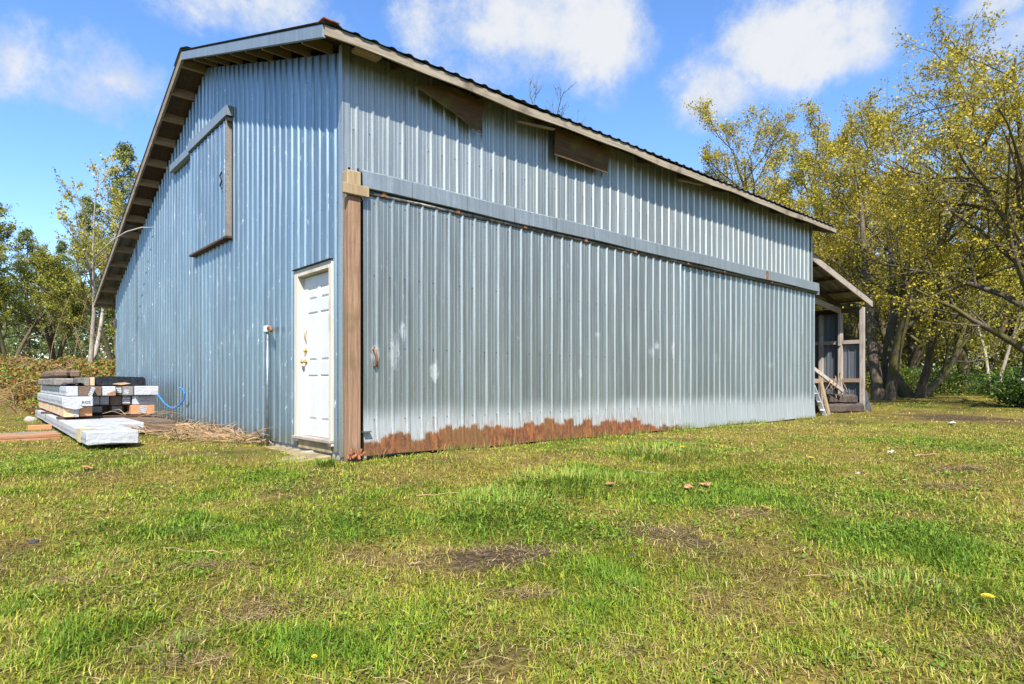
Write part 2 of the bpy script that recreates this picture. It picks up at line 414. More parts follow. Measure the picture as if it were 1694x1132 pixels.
def world():
    w = bpy.data.worlds.new('World'); sc.world = w; w.use_nodes = True
    t = NT(w.node_tree); bg = t.n['Background']
    sky = t.new('ShaderNodeTexSky', sky_type='NISHITA', sun_disc=False)
    sky.sun_elevation = R(48.6); sky.sun_rotation = math.atan2(-.607, -.794) % (2 * math.pi)
    sky.air_density = 1.0; sky.dust_density = .25; sky.ozone_density = 2.6; sky.altitude = 100
    hs = t.new('ShaderNodeHueSaturation'); hs.inputs['Saturation'].default_value = 1.13; hs.inputs['Value'].default_value = 1.0
    t.put(hs.inputs['Color'], sky.outputs[0])
    skyc = t.mix(1.0, hs.outputs[0], (1.03, 1.09, 1.24), 'MULTIPLY')
    dirv = t.vmath('NORMALIZE', t.coord('Generated'))
    n1 = t.noise(dirv, 7.5, 10, .66, .2); n2 = t.noise(dirv, 26, 8, .7, .1)
    nn = t.math('ADD', t.math('MULTIPLY', t.math('SUBTRACT', n1, .5), 2.0), t.math('MULTIPLY', t.math('SUBTRACT', n2, .5), .8))
    def direc(px, py):
        r = (px - 847) / 1043.0; h = (HOR - py) / 1043.0
        return Vector((FY * r + FX, -FX * r + FY, h)).normalized()
    # px, py, half width, half height (in photograph pixels), density
    blobs = [(130, 130, 150, 85, .60), (30, 110, 80, 75, .55), (400, 0, 200, 60, .66), (530, 40, 70, 40, .45), (700, 40, 70, 60, .58), (850, 40, 190, 75, .70),
             (985, 55, 105, 95, .82), (800, 110, 120, 60, .5), (1310, 75, 175, 80, .98), (1430, 50, 90, 70, .85), (1185, 145, 95, 60, .85), (1650, 0, 70, 35, .8),
             (1660, 60, 90, 50, .55), (-200, 150, 220, 120, .7), (1950, 120, 200, 110, .7), (60, 330, 70, 30, .2)]
    dens = None; top = None
    for (px, py, a, b, k) in blobs:
        c = direc(px, py); rt = c.cross(Vector((0, 0, 1))).normalized(); up = rt.cross(c)
        # angular size shrinks off-axis
        f = 1.0 / math.sqrt(1 + ((px - 847) / 1043.0) ** 2 + ((HOR - py) / 1043.0) ** 2)
        x = t.math('DIVIDE', t.vmath('DOT_PRODUCT', dirv, tuple(rt)), a / 1043.0 * f * f)
        y = t.math('DIVIDE', t.vmath('DOT_PRODUCT', dirv, tuple(up)), b / 1043.0 * f)
        q = t.math('SQRT', t.math('ADD', t.math('MULTIPLY', x, x), t.math('MULTIPLY', y, y)))
        front = t.math('GREATER_THAN', t.vmath('DOT_PRODUCT', dirv, tuple(c)), .3)
        v = t.math('MULTIPLY', t.ramp(q, .2, 1.7, k * 1.22, 0), front)
        dens = v if dens is None else t.math('MAXIMUM', dens, v)
    # some cloud over the parts of the sky out of view
    side = t.ramp(t.vmath('DOT_PRODUCT', dirv, (FY, -FX, .0)), .72, .9, 0, 1)
    back = t.ramp(t.vmath('DOT_PRODUCT', dirv, (FX, FY, .0)), -.1, .3, 1, 0)
    dens = t.math('MAXIMUM', dens, t.math('MULTIPLY', t.math('MAXIMUM', side, back), t.ramp(t.noise(dirv, 2.2, 3), .48, .68, 0, .8)))
    has = t.ramp(dens, .0, .35)
    d = t.math('ADD', dens, t.math('MULTIPLY', nn, t.math('MULTIPLY', has, 1.0)))
    al = t.math('POWER', t.ramp(d, .20, 1.0, 0, .97), .8)
    # sunlit tops, lilac grey hollows
    n3 = t.noise(dirv, 11, 8, .6, .3)
    lit = t.ramp(t.math('ADD', t.math('MULTIPLY', d, .8), t.math('MULTIPLY', t.math('SUBTRACT', n3, .5), 2.2)), .15, 1.0)
    cc = t.mix(lit, (2.35, 2.85, 3.75), (3.6, 3.68, 3.82))
    col = t.mix(al, skyc, cc)
    t.put(bg.inputs['Color'], col); bg.inputs['Strength'].default_value = .112
world()
sc.view_settings.view_transform = 'Standard'; sc.view_settings.look = 'None'; sc.view_settings.exposure = 1.1; sc.view_settings.gamma = 1
sc.cycles.max_bounces = 6; sc.cycles.transparent_max_bounces = 4; sc.cycles.use_denoising = True

# ------------------------------------------------------------------ lawn fields
def blob(x, y, px, py, wpx, hpx):
    """soft patch of the lawn, given where and how large the photograph shows it"""
    cx, cy = px_ground(px, py); r0, d0 = xy2rd(cx, cy)
    x2, y2 = px_ground(px, py + hpx); _, d1 = xy2rd(x2, y2)
    sr = wpx / 1043.0 * d0; sd = max(abs(d0 - d1), .05)
    r, d = xy2rd(x, y)
    return np.exp(-(((r - r0) / sr) ** 2 + ((d - d0) / sd) ** 2))

DIRT = [(840, 915, 150, 22, .72), (660, 930, 170, 24, .85), (1180, 900, 150, 18, .4), (220, 930, 140, 16, .4), (560, 990, 90, 20, .35), (350, 938, 70, 10, .7), (430, 1018, 65, 22, .85), (1610, 692, 95, 9, 1.6), (1590, 776, 50, 7, 1.2), (1240, 850, 60, 12, .6), (1110, 880, 60, 14, .5),
        (300, 1060, 70, 22, .5), (880, 985, 60, 10, .5), (1560, 805, 60, 8, .6), (100, 960, 60, 14, .3), (1190, 1010, 50, 30, .4), (1010, 1080, 70, 20, .35), (320, 1100, 60, 16, .6), (1640, 1085, 60, 25, .4)]
LUSH = [(830, 830, 130, 30, 1.0), (920, 790, 120, 18, .8), (700, 860, 100, 18, .7), (150, 1050, 170, 50, .8), (760, 1020, 130, 50, .7), (600, 1080, 130, 50, .6), (1100, 760, 150, 18, .6), (1480, 900, 130, 30, .6),
        (480, 790, 90, 14, .7), (180, 830, 120, 12, .5), (330, 870, 60, 14, .5), (250, 760, 40, 8, .5), (1350, 1060, 110, 40, .5), (1600, 1000, 120, 40, .6), (1180, 820, 120, 14, .3), (60, 1090, 80, 40, .6), (430, 890, 60, 10, .4), (1450, 665, 60, 4, .5)]
def fields(x, y):
    r, d = xy2rd(x, y)
    n = fbm(x * .55 + 3, y * .55, 4); n2 = fbm(x * 2.3, y * 2.3 + 40, 4); n3 = fbm(x * 9, y * 9 + 11, 3)
    lush = (n - .5) * 1.6 + (n2 - .5) * 1.5 + .38
    lush = lush - .22 * smooth(5.5, 8, d) + .16 * smooth(4.5, 2.8, d)
    for (a, b, c, e, k) in LUSH: lush = lush + k * .6 * blob(x, y, a, b, c, e)
    dirt = (n3 - .5) * .6 + (fbm(x * 1.3 + 90, y * 1.3, 3) - .535) * 1.9
    for (a, b, c, e, k) in DIRT:
        q = blob(x, y, a, b, c, e); dirt = dirt + k * 1.0 * q * (.4 + 1.2 * n2); lush = lush - k * .6 * q
    return np.clip(lush, 0, 1), np.clip(dirt, 0, 1)

def build_ground():
    n = 560
    t = np.linspace(-1, 1, n); b = 6.6
    ax = np.sinh(t * b) / np.sinh(b) * 900
    rr, dd = np.meshgrid(ax, ax + 5.5, indexing='ij')
    x, y = rd2xy(rr, dd)
    z = ground_z(x, y)
    z = np.where(dd > 60, z - 0, z)
    v = np.stack([x, y, z], -1).reshape(-1, 3)
    i = np.arange(n * n).reshape(n, n)
    q = np.stack([i[:-1, :-1], i[1:, :-1], i[1:, 1:], i[:-1, 1:]], -1).reshape(-1, 4)
    me = bpy.data.meshes.new('ground'); me.vertices.add(len(v)); me.vertices.foreach_set('co', v.ravel().astype(np.float32))
    me.loops.add(q.size); me.loops.foreach_set('vertex_index', q.ravel().astype(np.int32))
    me.polygons.add(len(q)); me.polygons.foreach_set('loop_start', np.arange(len(q), dtype=np.int32) * 4)
    me.update(calc_edges=True)
    lush, dirt = fields(v[:, 0], v[:, 1])
    c = np.ones((len(v), 4), np.float32)
    thatch = np.array([.20, .16, .04]); green = np.array([.07, .10, .015]); soil = np.array([.075, .055, .036])  # tones darkened to carry the shade between grass blades
    cc = thatch * (1 - lush[:, None]) + green * lush[:, None]
    cc = cc * (1 - dirt[:, None]) + soil * dirt[:, None]
    c[:, :3] = cc
    a = me.color_attributes.new('Col', 'FLOAT_COLOR', 'POINT'); a.data.foreach_set('color', c.ravel())
    me.polygons.foreach_set('use_smooth', [True] * len(me.polygons))
    m, tt, bb = material('turf'); co = tt.coord()
    f = tt.noise(co, 38, 4, .7); g = tt.noise(co, 7, 4, .65)
    col = tt.mix(tt.ramp(f, .3, .7), tt.mix(1.0, tt.attr('Col'), (.45, .42, .35), 'MULTIPLY'), tt.mix(1.0, tt.attr('Col'), (1.35, 1.3, 1.1), 'MULTIPLY'))
    col = tt.mix(tt.ramp(g, .6, .75, 0, .35), col, (.20, .15, .06))
    tt.put(bb.inputs['Base Color'], col); bb.inputs['Roughness'].default_value = .95; bb.inputs['Specular IOR Level'].default_value = .1
    tt.put(bb.inputs['Normal'], tt.bump(tt.math('ADD', f, g), .9, .03))
    o = link('ground', me, m); o['kind'] = 'structure'
build_ground()

def build_grass():
    rng = np.random.RandomState(3)
    P = []; 
    def ring(d0, d1, n, hgt, wid, lim=1.3):
        d = np.sqrt(rng.uniform(d0 * d0, d1 * d1, n)); r = rng.uniform(-lim, lim, n) * d
        x, y = rd2xy(r, d)
        return x, y, np.full(n, hgt), np.full(n, wid)
    parts = [ring(1.5, 4.2, 200000, .060, .0046), ring(4.2, 7.5, 195000, .055, .0062), ring(7.5, 13, 150000, .050, .009), ring(13, 36, 105000, .060, .020)]
    x, y, h, w = [np.concatenate(q) for q in zip(*parts)]
    ok = ~((x > -.03) & (x < 12.58) & (y > -.12) & (y < 13.6))
    ok &= ~((x > 12.5) & (x < 16.2) & (y > .3) & (y < 6))
    r, d = xy2rd(x, y); ok &= ~((r < -11.5) & (d > 18.5))
    lush, dirt = fields(x, y)
    clump = fbm(x * 6 + 5, y * 6, 3)
    ok &= rng.rand(len(x)) < np.clip(1.05 - 1.0 * dirt, .06, 1) * np.clip(.35 + .55 * lush + 1.1 * (clump - .35), .12, 1)
    ok &= ~((x > -1.1) & (x < 0) & (y > .3) & (y < 1.85) & (rng.rand(len(x)) < .72))
    x, y, h, w, lush, dirt, clump = [q[ok] for q in (x, y, h, w, lush, dirt, clump)]
    n = len(x)
    tall = smooth(.55, .95, lush + .5 * (clump - .5))
    h = h * (.55 + .55 * rng.rand(n) + .55 * tall * rng.rand(n)); w = w * (.7 + .7 * rng.rand(n))
    az = rng.uniform(0, 2 * np.pi, n); wind = fbm(x * 1.5, y * 1.5 + 7, 2) * 12
    az = np.where(rng.rand(n) < .35, wind + rng.normal(0, .9, n), az)
    lean = np.clip(rng.normal(1.12, .38, n) - .12 * tall, .15, 1.6)
    z = ground_z(x, y) - .004
    dirx, diry = np.cos(az), np.sin(az); sx, sy = -diry, dirx
    s1, c1 = np.sin(lean * .6), np.cos(lean * .6); s2, c2 = np.sin(np.minimum(lean * 1.35, 1.75)), np.cos(np.minimum(lean * 1.35, 1.75))
    b = np.stack([x, y, z], -1); side = np.stack([sx, sy, 0 * sx], -1) * (w / 2)[:, None]
    mid = b + np.stack([dirx * s1, diry * s1, c1], -1) * (h * .55)[:, None]
    tip = mid + np.stack([dirx * s2, diry * s2, c2], -1) * (h * .55)[:, None]
    v = np.stack([b - side, b + side, mid - side * .8, mid + side * .8, tip], 1)
    pal = np.array([[.105, .205, .015], [.18, .255, .018], [.32, .31, .032], [.38, .30, .095], [.20, .13, .05]])
    u = rng.rand(n) + (lush - .42) * .80 - .07 * smooth(4.5, 6.5, xy2rd(x, y)[1]) - .45 * dirt + (clump - .5) * .4
    k = np.where(u > .98, 0, np.where(u > .44, 1, np.where(u > .10, 2, np.where(u > -.12, 3, 4))))
    c = pal[k] * (.5 + .85 * rng.rand(n, 1))
    me = bulk_mesh('grass', v.reshape(-1, 3), 5, c, [[0, 1, 3], [0, 3, 2], [2, 3, 4]])
    tag(link('grass', me, M['grass']), 'mown patchy green lawn grass around the barn', 'grass', kind='stuff')
    # uncut grass and weeds along the foot of the walls, where no mower reaches
    n = 5200; along = rng.rand(n); front = rng.rand(n) < .62
    x = np.where(front, .25 + 12.4 * along, -.05 - np.abs(rng.normal(0, .05, n))); y = np.where(front, -.15 - np.abs(rng.normal(0, .07, n)), .1 + 13 * along)
    k = fbm(x * 1.7, y * 1.7 + 3, 3) > .43; k &= ~((x < 0) & (y > .15) & (y < 2.0)); x, y = x[k], y[k]; n = len(x)
    h = rng.uniform(.03, .13, n) * (.4 + 1.2 * fbm(x * 2.5 + 4, y * 2.5, 2)); az = rng.uniform(0, 6.28, n); ln = rng.uniform(.1, .7, n); w = .007 * (.6 + .6 * rng.rand(n))
    b = np.stack([x, y, ground_z(x, y) - .03], -1); dr_ = np.stack([np.cos(az), np.minimum(np.sin(az), .1), 0 * az], -1); side = np.stack([-np.sin(az) * w / 2, np.cos(az) * w / 2, 0 * w], -1)
    up_ = np.zeros((n, 3)); up_[:, 2] = 1
    mid = b + up_ * (h * .6 + .03)[:, None] + dr_ * (h * ln * .3)[:, None]; tip = mid + up_ * (h * .45)[:, None] + dr_ * (h * ln * .8)[:, None]
    v = np.stack([b - side, b + side, mid - side * .8, mid + side * .8, tip], 1)
    c = np.array([[.13, .21, .02], [.20, .25, .03], [.34, .28, .09], [.30, .22, .09]])[rng.randint(0, 4, n)] * (.6 + .6 * rng.rand(n, 1))
    tag(link('wall_weeds', bulk_mesh('wall_weeds', v, 5, c, [[0, 1, 3], [0, 3, 2], [2, 3, 4]]), M['grass']), 'uncut grass and weeds along the foot of the barn walls', 'weeds', kind='stuff')
    # dead stems lying on the turf
    n = 10000
    d = 1.8 + (rng.rand(n) ** 1.5) * 16; r = rng.uniform(-.95, .95, n) * d; x, y = rd2xy(r, d)
    l, dt = fields(x, y); ok = (~((x > -.1) & (y > -.15) & (x < 12.6))) & (rng.rand(n) < .35 + .5 * (1 - l) + .3 * dt) & ~((r < -11) & (d > 17))
    x, y, d = x[ok], y[ok], d[ok]; n = len(x)
    L = rng.uniform(.04, .13, n) * (1 + .5 * (rng.rand(n) < .08)); az = rng.normal(.9, 1.0, n); wd = .0011 * (.7 + d / 5)
    z = ground_z(x, y) + rng.uniform(.012, .035, n)
    dx = np.stack([np.cos(az) * L, np.sin(az) * L, rng.normal(0, .012, n)], -1) / 2; sd = np.stack([-np.sin(az) * wd, np.cos(az) * wd, 0 * wd], -1)
    b = np.stack([x, y, z], -1)
    bend = np.stack([-np.sin(az), np.cos(az), 0 * az], -1) * (rng.normal(0, .12, n) * L)[:, None]
    v = np.stack([b - dx - sd, b + bend - sd, b + dx - sd * .5, b + dx + sd * .5, b + bend + sd, b - dx + sd], 1)
    c = np.array([[.55, .43, .19]]) * (.5 + .8 * rng.rand(n, 1)); c[rng.rand(n) < .25] *= np.array([.6, .45, .4])
    tag(link('straw', bulk_mesh('straw', v, 6, c, [[0, 1, 4, 5], [1, 2, 3, 4]]), M['straw']), 'dry pale stems scattered through the lawn', 'straw', kind='stuff')
def build_cover():
    """clover and broad weeds, and mats of dead thatch on the bare spots"""
    rng = np.random.RandomState(9)
    n = 60000; d = np.sqrt(rng.uniform(1.7 ** 2, 9.5 ** 2, n)); r = rng.uniform(-.95, .95, n) * d; x, y = rd2xy(r, d)
    l, dt = fields(x, y); pt = fbm(x * 1.1 + 60, y * 1.1, 3) + .5 * (fbm(x * 5, y * 5 + 30, 2) - .5)
    ok = (pt > .60) & (dt < .5) & ~((x > -1.4) & (y > -.25) & (x < 12.6)); x, y, d = x[ok], y[ok], d[ok]; n = len(x)
    s_ = rng.uniform(.005, .011, n) * (1 + .05 * d); a = rng.uniform(0, 6.28, n); z = ground_z(x, y) + rng.uniform(.012, .045, n)
    b = np.stack([x, y, z], -1); u = np.stack([np.cos(a), np.sin(a), rng.normal(0, .35, n)], -1) * s_[:, None]; w = np.stack([-np.sin(a), np.cos(a), rng.normal(0, .35, n)], -1) * s_[:, None] * .8
    v = np.stack([b - u, b - u * .3 - w, b + u * .5 - w * .8, b + u, b + u * .5 + w * .8, b - u * .3 + w], 1)
    c = np.array([[.10, .19, .02], [.14, .22, .025], [.19, .25, .03]])[rng.randint(0, 3, n)] * (.7 + .6 * rng.rand(n, 1))
    tag(link('clover', bulk_mesh('clover', v, 6, c), M['grass']), 'low clover and broad leaved weeds growing through the lawn', 'clover', kind='stuff')
    X = []; Y = []
    for (px, py, wp, hp, k) in DIRT:
        m = int(500 * k); q = px_ground(px, py); r0, d0 = xy2rd(*q); d1 = xy2rd(*px_ground(px, py + hp))[1]
        a, b2 = rd2xy(r0 + rng.normal(0, .6, m) * wp / 1043 * d0, d0 + rng.normal(0, .6, m) * abs(d0 - d1)); X.append(a); Y.append(b2)
    x = np.concatenate(X); y = np.concatenate(Y); n = len(x); d = np.maximum(xy2rd(x, y)[1], 2); L = rng.uniform(.03, .10, n); az = rng.uniform(0, 6.28, n); wd = .0010 * (.7 + d / 5)
    b = np.stack([x, y, ground_z(x, y) + rng.uniform(.004, .03, n)], -1); dx = np.stack([np.cos(az) * L, np.sin(az) * L, rng.normal(0, .012, n)], -1) / 2; sd = np.stack([-np.sin(az) * wd, np.cos(az) * wd, 0 * wd], -1)
    v = np.stack([b - dx - sd, b + dx - sd * .5, b + dx + sd * .5, b - dx + sd], 1)
    c = np.array([[.20, .13, .065], [.32, .22, .11], [.12, .08, .045], [.38, .28, .13]])[rng.randint(0, 4, n)] * (.6 + .7 * rng.rand(n, 1))
    tag(link('thatch', bulk_mesh('thatch', v, 4, c), M['straw']), 'matted brown dead grass over the bare spots of the lawn', 'dead grass', kind='stuff')
build_grass()
build_cover()

# ------------------------------------------------------------------ barn
barn = empty('barn', (0, 0, 0), 0, 'large blue-grey corrugated metal barn with white side door and sliding doors', 'barn')
LX, LY = 12.55, 13.54
PR = [(0, 0), (.044, 0), (.050, .0022), (.062, .0022), (.068, 0), (.100, 0), (.106, .0022), (.118, .0022), (.124, 0), (.152, 0), (.169, .021), (.187, .021), (.202, 0)]
prng = random.Random(8)
def rib(t):
    k = t % .21
    P = PR + [(.21, 0)]
    for (a, ha), (b, hb) in zip(P[:-1], P[1:]):
        if a <= k <= b + 1e-9: return ha + (hb - ha) * (k - a) / max(b - a, 1e-9)
    return 0
def sheets(name, mat, t0, t1, zlo, zhi, place, rows=6, cuts=(), wob=.003, parent=None, panel=.8, ph=0):
    ts = set([t0, t1])
    k = math.floor(t0 / .21) - 1
    while k * .21 < t1:
        for a, _ in PR:
            q = k * .21 + a
            if t0 < q < t1: ts.add(round(q, 4))
        k += 1
    for a, b, _ in cuts: ts.add(a); ts.add(b)
    ts = sorted(ts)
    v = []; f = []; tn = []
    tones = {}
    def sub(t, za, zb, seam):
        base = len(v)
        return base
    for a, b in zip(ts[:-1], ts[1:]):
        mid = (a + b) / 2; za0, za1 = zlo(a), zlo(b)
        for ca, cb, zc in cuts:
            if ca < mid < cb: za0 = za1 = zc
        pk = math.floor((mid + ph) / panel)
        if pk not in tones: tones[pk] = prng.uniform(.9, 1.07)
        base = len(v)
        for j in range(rows + 1):
            fr = j / rows
            for t_, z0_ in ((a, za0), (b, za1)):
                z = z0_ + (zhi(t_) - z0_) * fr
                w = (float(fbm(np.array([t_ * .9 + 31]), np.array([z * .8]), 2)[0]) - .5) * 2 * wob
                v.append(place(t_, rib(t_) + w + .0025 * (pk % 2), z)); tn.append(tones[pk])
        for j in range(rows):
            q = base + j * 2
            f.append((q, q + 1, q + 3, q + 2))
    me = bpy.data.meshes.new(name); me.from_pydata(v, [], f); me.update()
    at_ = me.attributes.new('tone', 'FLOAT', 'POINT'); at_.data.foreach_set('value', tn)
    return link(name, me, mat, parent)

def toned(o):
    at_ = o.data.attributes.new('tone', 'FLOAT', 'POINT'); at_.data.foreach_set('value', [1.0] * len(o.data.vertices)); return o

EAVE_S, EAVE_Z = -.35, 4.57        # underside of the fascia at the front eave
RIDGE_S, RIDGE_Z = 5.20, 6.45
LOW_S, LOW_Z = 14.24, 2.97
GO = .393                           # overhang of the gable
FAR = 13.12
def under(s):
    return EAVE_Z + (RIDGE_Z - EAVE_Z) * (s - EAVE_S) / (RIDGE_S - EAVE_S) if s < RIDGE_S else RIDGE_Z + (LOW_Z - RIDGE_Z) * (s - RIDGE_S) / (LOW_S - RIDGE_S)

# gable wall: door opening and loft opening stay behind their frames
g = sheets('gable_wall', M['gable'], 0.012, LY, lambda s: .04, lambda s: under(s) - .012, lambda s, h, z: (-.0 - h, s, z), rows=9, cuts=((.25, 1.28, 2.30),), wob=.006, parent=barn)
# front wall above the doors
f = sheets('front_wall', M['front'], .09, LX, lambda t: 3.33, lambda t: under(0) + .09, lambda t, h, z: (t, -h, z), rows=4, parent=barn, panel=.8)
# the plain wall behind the sliding doors, far end and back
toned(MB().box(.03, LX - .03, .05, .09, -.2, 3.5).obj('inner_wall', M['slide_far'], barn))
mb = MB()
mb.add([(LX, .0, -.2), (LX, LY, -.2), (LX, LY, under(LY) + .1), (LX, RIDGE_S, RIDGE_Z + .1), (LX, 0, under(0) + .1)], [(0, 1, 2, 3, 4)])
toned(mb.obj('end_wall', M['gable'], barn))
toned(MB().quad((0, LY, -.2), (LX, LY, -.2), (LX, LY, under(LY) + .1), (0, LY, under(LY) + .1)).obj('rear_wall', M['gable'], barn))
MB().box(.02, .22, .0, LY - .02, -.6, .10).obj('foundation', M['concrete'], barn, .01)
# corner flashing: an angle of plain sheet
mb = MB(); mb.box(-.026, -.022, -.026, .05, .0, under(0) + .08); mb.box(-.022, .075, -.026, -.022, 3.36, under(0) + .08); mb.box(-.022, .05, -.0262, -.0222, 0, 3.36)
toned(mb.obj('corner_flashing', M['front'], barn))
mb = MB(); mb.box(LX - .07, LX + .02, -.026, -.02, 3.36, under(0) + .05); mb.box(LX + .016, LX + .02, -.02, .06, 0, under(0) + .05)
toned(mb.obj('corner_flashing', M['front'], barn))
mb = MB(); mb.box(-.024, -.02, 10.78, 10.86, .04, under(10.9) + .02)
toned(mb.obj('seam_strip', M['trim'], barn))

# roof -------------------------------------------------------------
def roof_pt(x, s, dz): return (x, s, under(s) + dz)
TH = .135
X0, X1 = -GO - .015, FAR
def roof_sheet():
    mb = MB()
    n = int((X1 - X0 + .03) / .0381)
    def hh(i): return (0, .0, .0, .004, .021, .021, .004)[i % 6] if i % 6 < 6 else 0
    xs = [X0 - .02 + i * .0381 for i in range(n + 1)]
    for (sa, sb) in ((EAVE_S - .05, RIDGE_S), (RIDGE_S, LOW_S + .06)):
        k = 10; base = len(mb.v)
        for j in range(k + 1):
            s = sa + (sb - sa) * j / k
            e = EAVE_Z + (RIDGE_Z - EAVE_Z) * (s - EAVE_S) / (RIDGE_S - EAVE_S) if sa < RIDGE_S else RIDGE_Z + (LOW_Z - RIDGE_Z) * (s - RIDGE_S) / (LOW_S - RIDGE_S)
            for i, x in enumerate(xs):
                sag = .02 * (fbm(np.array([x * .5]), np.array([s * .4]), 2)[0] - .5)
                mb.v.append((x, s, e + TH + .03 + hh(i) + sag))
        for j in range(k):
            for i in range(n):
                q = base + j * (n + 1) + i
                mb.f.append((q, q + 1, q + n + 2, q + n + 1)); mb.mi.append(0)
    return toned(mb.obj('roof', M['roofm'], barn))
roof_sheet()
mb = MB()
for (a, b) in ((-.42, 0), (0, .42)):
    sa, sb = RIDGE_S + a, RIDGE_S + b
    mb.quad((X0 - .03, sa, under(sa) + TH + .065), (X1 + .03, sa, under(sa) + TH + .065), (X1 + .03, sb, under(sb) + TH + .065), (X0 - .03, sb, under(sb) + TH + .065))
toned(mb.obj('ridge_cap', M['roofm'], barn))
def slope_slab(x0, x1, sa, sb, z0, z1):
    mb = MB(); vs = []
    for x in (x0, x1):
        for s in (sa, sb):
            for dz in (z0, z1): vs.append((x, s, under(s) + dz))
    mb.add(vs, [(0, 1, 3, 2), (4, 6, 7, 5), (0, 4, 5, 1), (2, 3, 7, 6), (0, 2, 6, 4), (1, 5, 7, 3)])
    return mb
def slab_join(*m):
    a = MB()
    for q in m: a.add(q.v, q.f)
    return a
# sheathing under the metal, missing over the lowest bays at the left
slope_slab(X0 + .05, X1 - .05, EAVE_S + .045, RIDGE_S, .115, .13).obj('sheathing', M['sheath'], barn)
slope_slab(X0 + .05, X1 - .05, RIDGE_S, 10.35, .116, .131).obj('sheathing', M['sheath'], barn)
# fascias: metal clad barge at the short slope, weathered boards elsewhere
b1 = slope_slab(-GO - .02, -GO + .02, EAVE_S, RIDGE_S, 0, TH).obj('barge_board', M['trim'], barn); toned(b1)
b1['label'] = 'barge board clad in blue-grey sheet metal on the short roof slope'
slope_slab(-GO - .02, -GO + .02, RIDGE_S, LOW_S, 0, TH).obj('barge_board', M['greywoodY'], barn)
mb = MB(); nseg = 40
for i in range(nseg + 1):
    x = -GO + .0 + (FAR + GO) * i / nseg; sag = .012 * math.sin(i * .55) + .008 * math.sin(i * 1.3)
    for (y, z) in ((EAVE_S - .022, .02), (EAVE_S + .02, .03), (EAVE_S + .02, TH + .005), (EAVE_S - .022, TH - .008)): mb.v.append((x, y, EAVE_Z + z + sag))
for i in range(nseg):
    for j in range(4):
        a = i * 4 + j; b = i * 4 + (j + 1) % 4
        mb.f.append((a, b, b + 4, a + 4)); mb.mi.append(0)
mb.f += [(0, 1, 2, 3), tuple(nseg * 4 + k for k in (3, 2, 1, 0))]; mb.mi += [0, 0]
mb.obj('fascia', M['greywood'], barn)
slope_slab(FAR - .04, FAR, EAVE_S + .03, RIDGE_S, 0, TH).obj('barge_board', M['greywoodY'], barn)
MB().box(-GO + .02, FAR, LOW_S - .04, LOW_S, LOW_Z, LOW_Z + TH).obj('fascia', M['greywood'], barn)
# rusty flashing at the eave corner
mb = MB(); mb.box(-GO - .03, -GO + .16, EAVE_S - .04, EAVE_S + .12, EAVE_Z + TH + .052, EAVE_Z + TH + .062); mb.obj('corner_cap', M['rusty'], barn)
# lookouts carrying the gable overhang
s = EAVE_S + .62
slist = []
while s < RIDGE_S - .25: slist.append(s); s += .62
s = RIDGE_S + .12
while s < LOW_S - .05: slist.append(s); s += .665
for i, s in enumerate(slist):
    zz = under(s); sl_ = .339 if s < RIDGE_S else -.385
    mb = MB(); w = .04; j = random.uniform(-.01, .01)
    vs = []
    for x in (-GO + .02, -.002):
        for ds in (-w / 2, w / 2):
            for dz in (-.022 + j * .3, .112): vs.append((x, s + ds + j, zz + sl_ * ds + dz))
    mb.add(vs, [(0, 1, 3, 2), (4, 6, 7, 5), (0, 4, 5, 1), (2, 3, 7, 6), (0, 2, 6, 4), (1, 5, 7, 3)])
    mb.obj('lookout', M['look'], barn)
# end block near the corner under the eave
mb = MB(); mb.box(.02, .34, -.31, -.17, 4.61, 4.66); mb.obj('soffit_block', M['look'], barn, .008)
# rafter tails under the front eave
x = .62
k = 0
while x < FAR - .3:
    mb = slope_slab(x, x + .045, EAVE_S + .03, -.028, .0, .11); mb.obj('rafter_tail', M['sheath'], barn); x += 1.22; k += 1
# loose plywood hanging below the eave
def hung(pts, th=.018):
    mb = MB(); a = [Vector(p) for p in pts]; nrm = (a[1] - a[0]).cross(a[2] - a[0]).normalized() * th
    n = len(a); mb.add(a + [p + nrm for p in a], [tuple(range(n))[::-1], tuple(range(n, 2 * n))] + [(i, (i + 1) % n, (i + 1) % n + n, i + n) for i in range(n)])
    return mb
hung([(.90, -.15, 4.53), (1.25, -.14, 4.44), (1.55, -.135, 4.36), (1.80, -.13, 4.27), (1.92, -.13, 4.235), (1.97, -.13, 4.25), (1.96, -.135, 4.42), (2.0, -.15, 4.66), (1.4, -.155, 4.68)]).obj('loose_soffit_board', M['ply'], barn)['label'] = 'torn plywood board hanging at a slant below the eave'
hung([(3.33, -.16, 4.66), (3.34, -.13, 4.26), (4.0, -.13, 4.255), (4.56, -.125, 4.25), (4.58, -.16, 4.66)]).obj('loose_soffit_board', M['ply'], barn)['label'] = 'rectangular plywood board hanging level below the eave'
MB().beam((2.55, -.20, 4.52), (3.2, -.27, 4.56), .05, .018).obj('loose_batten', M['look'], barn)
MB().beam((6.5, -.18, 4.55), (7.2, -.26, 4.58), .04, .018).obj('loose_batten', M['look'], barn)

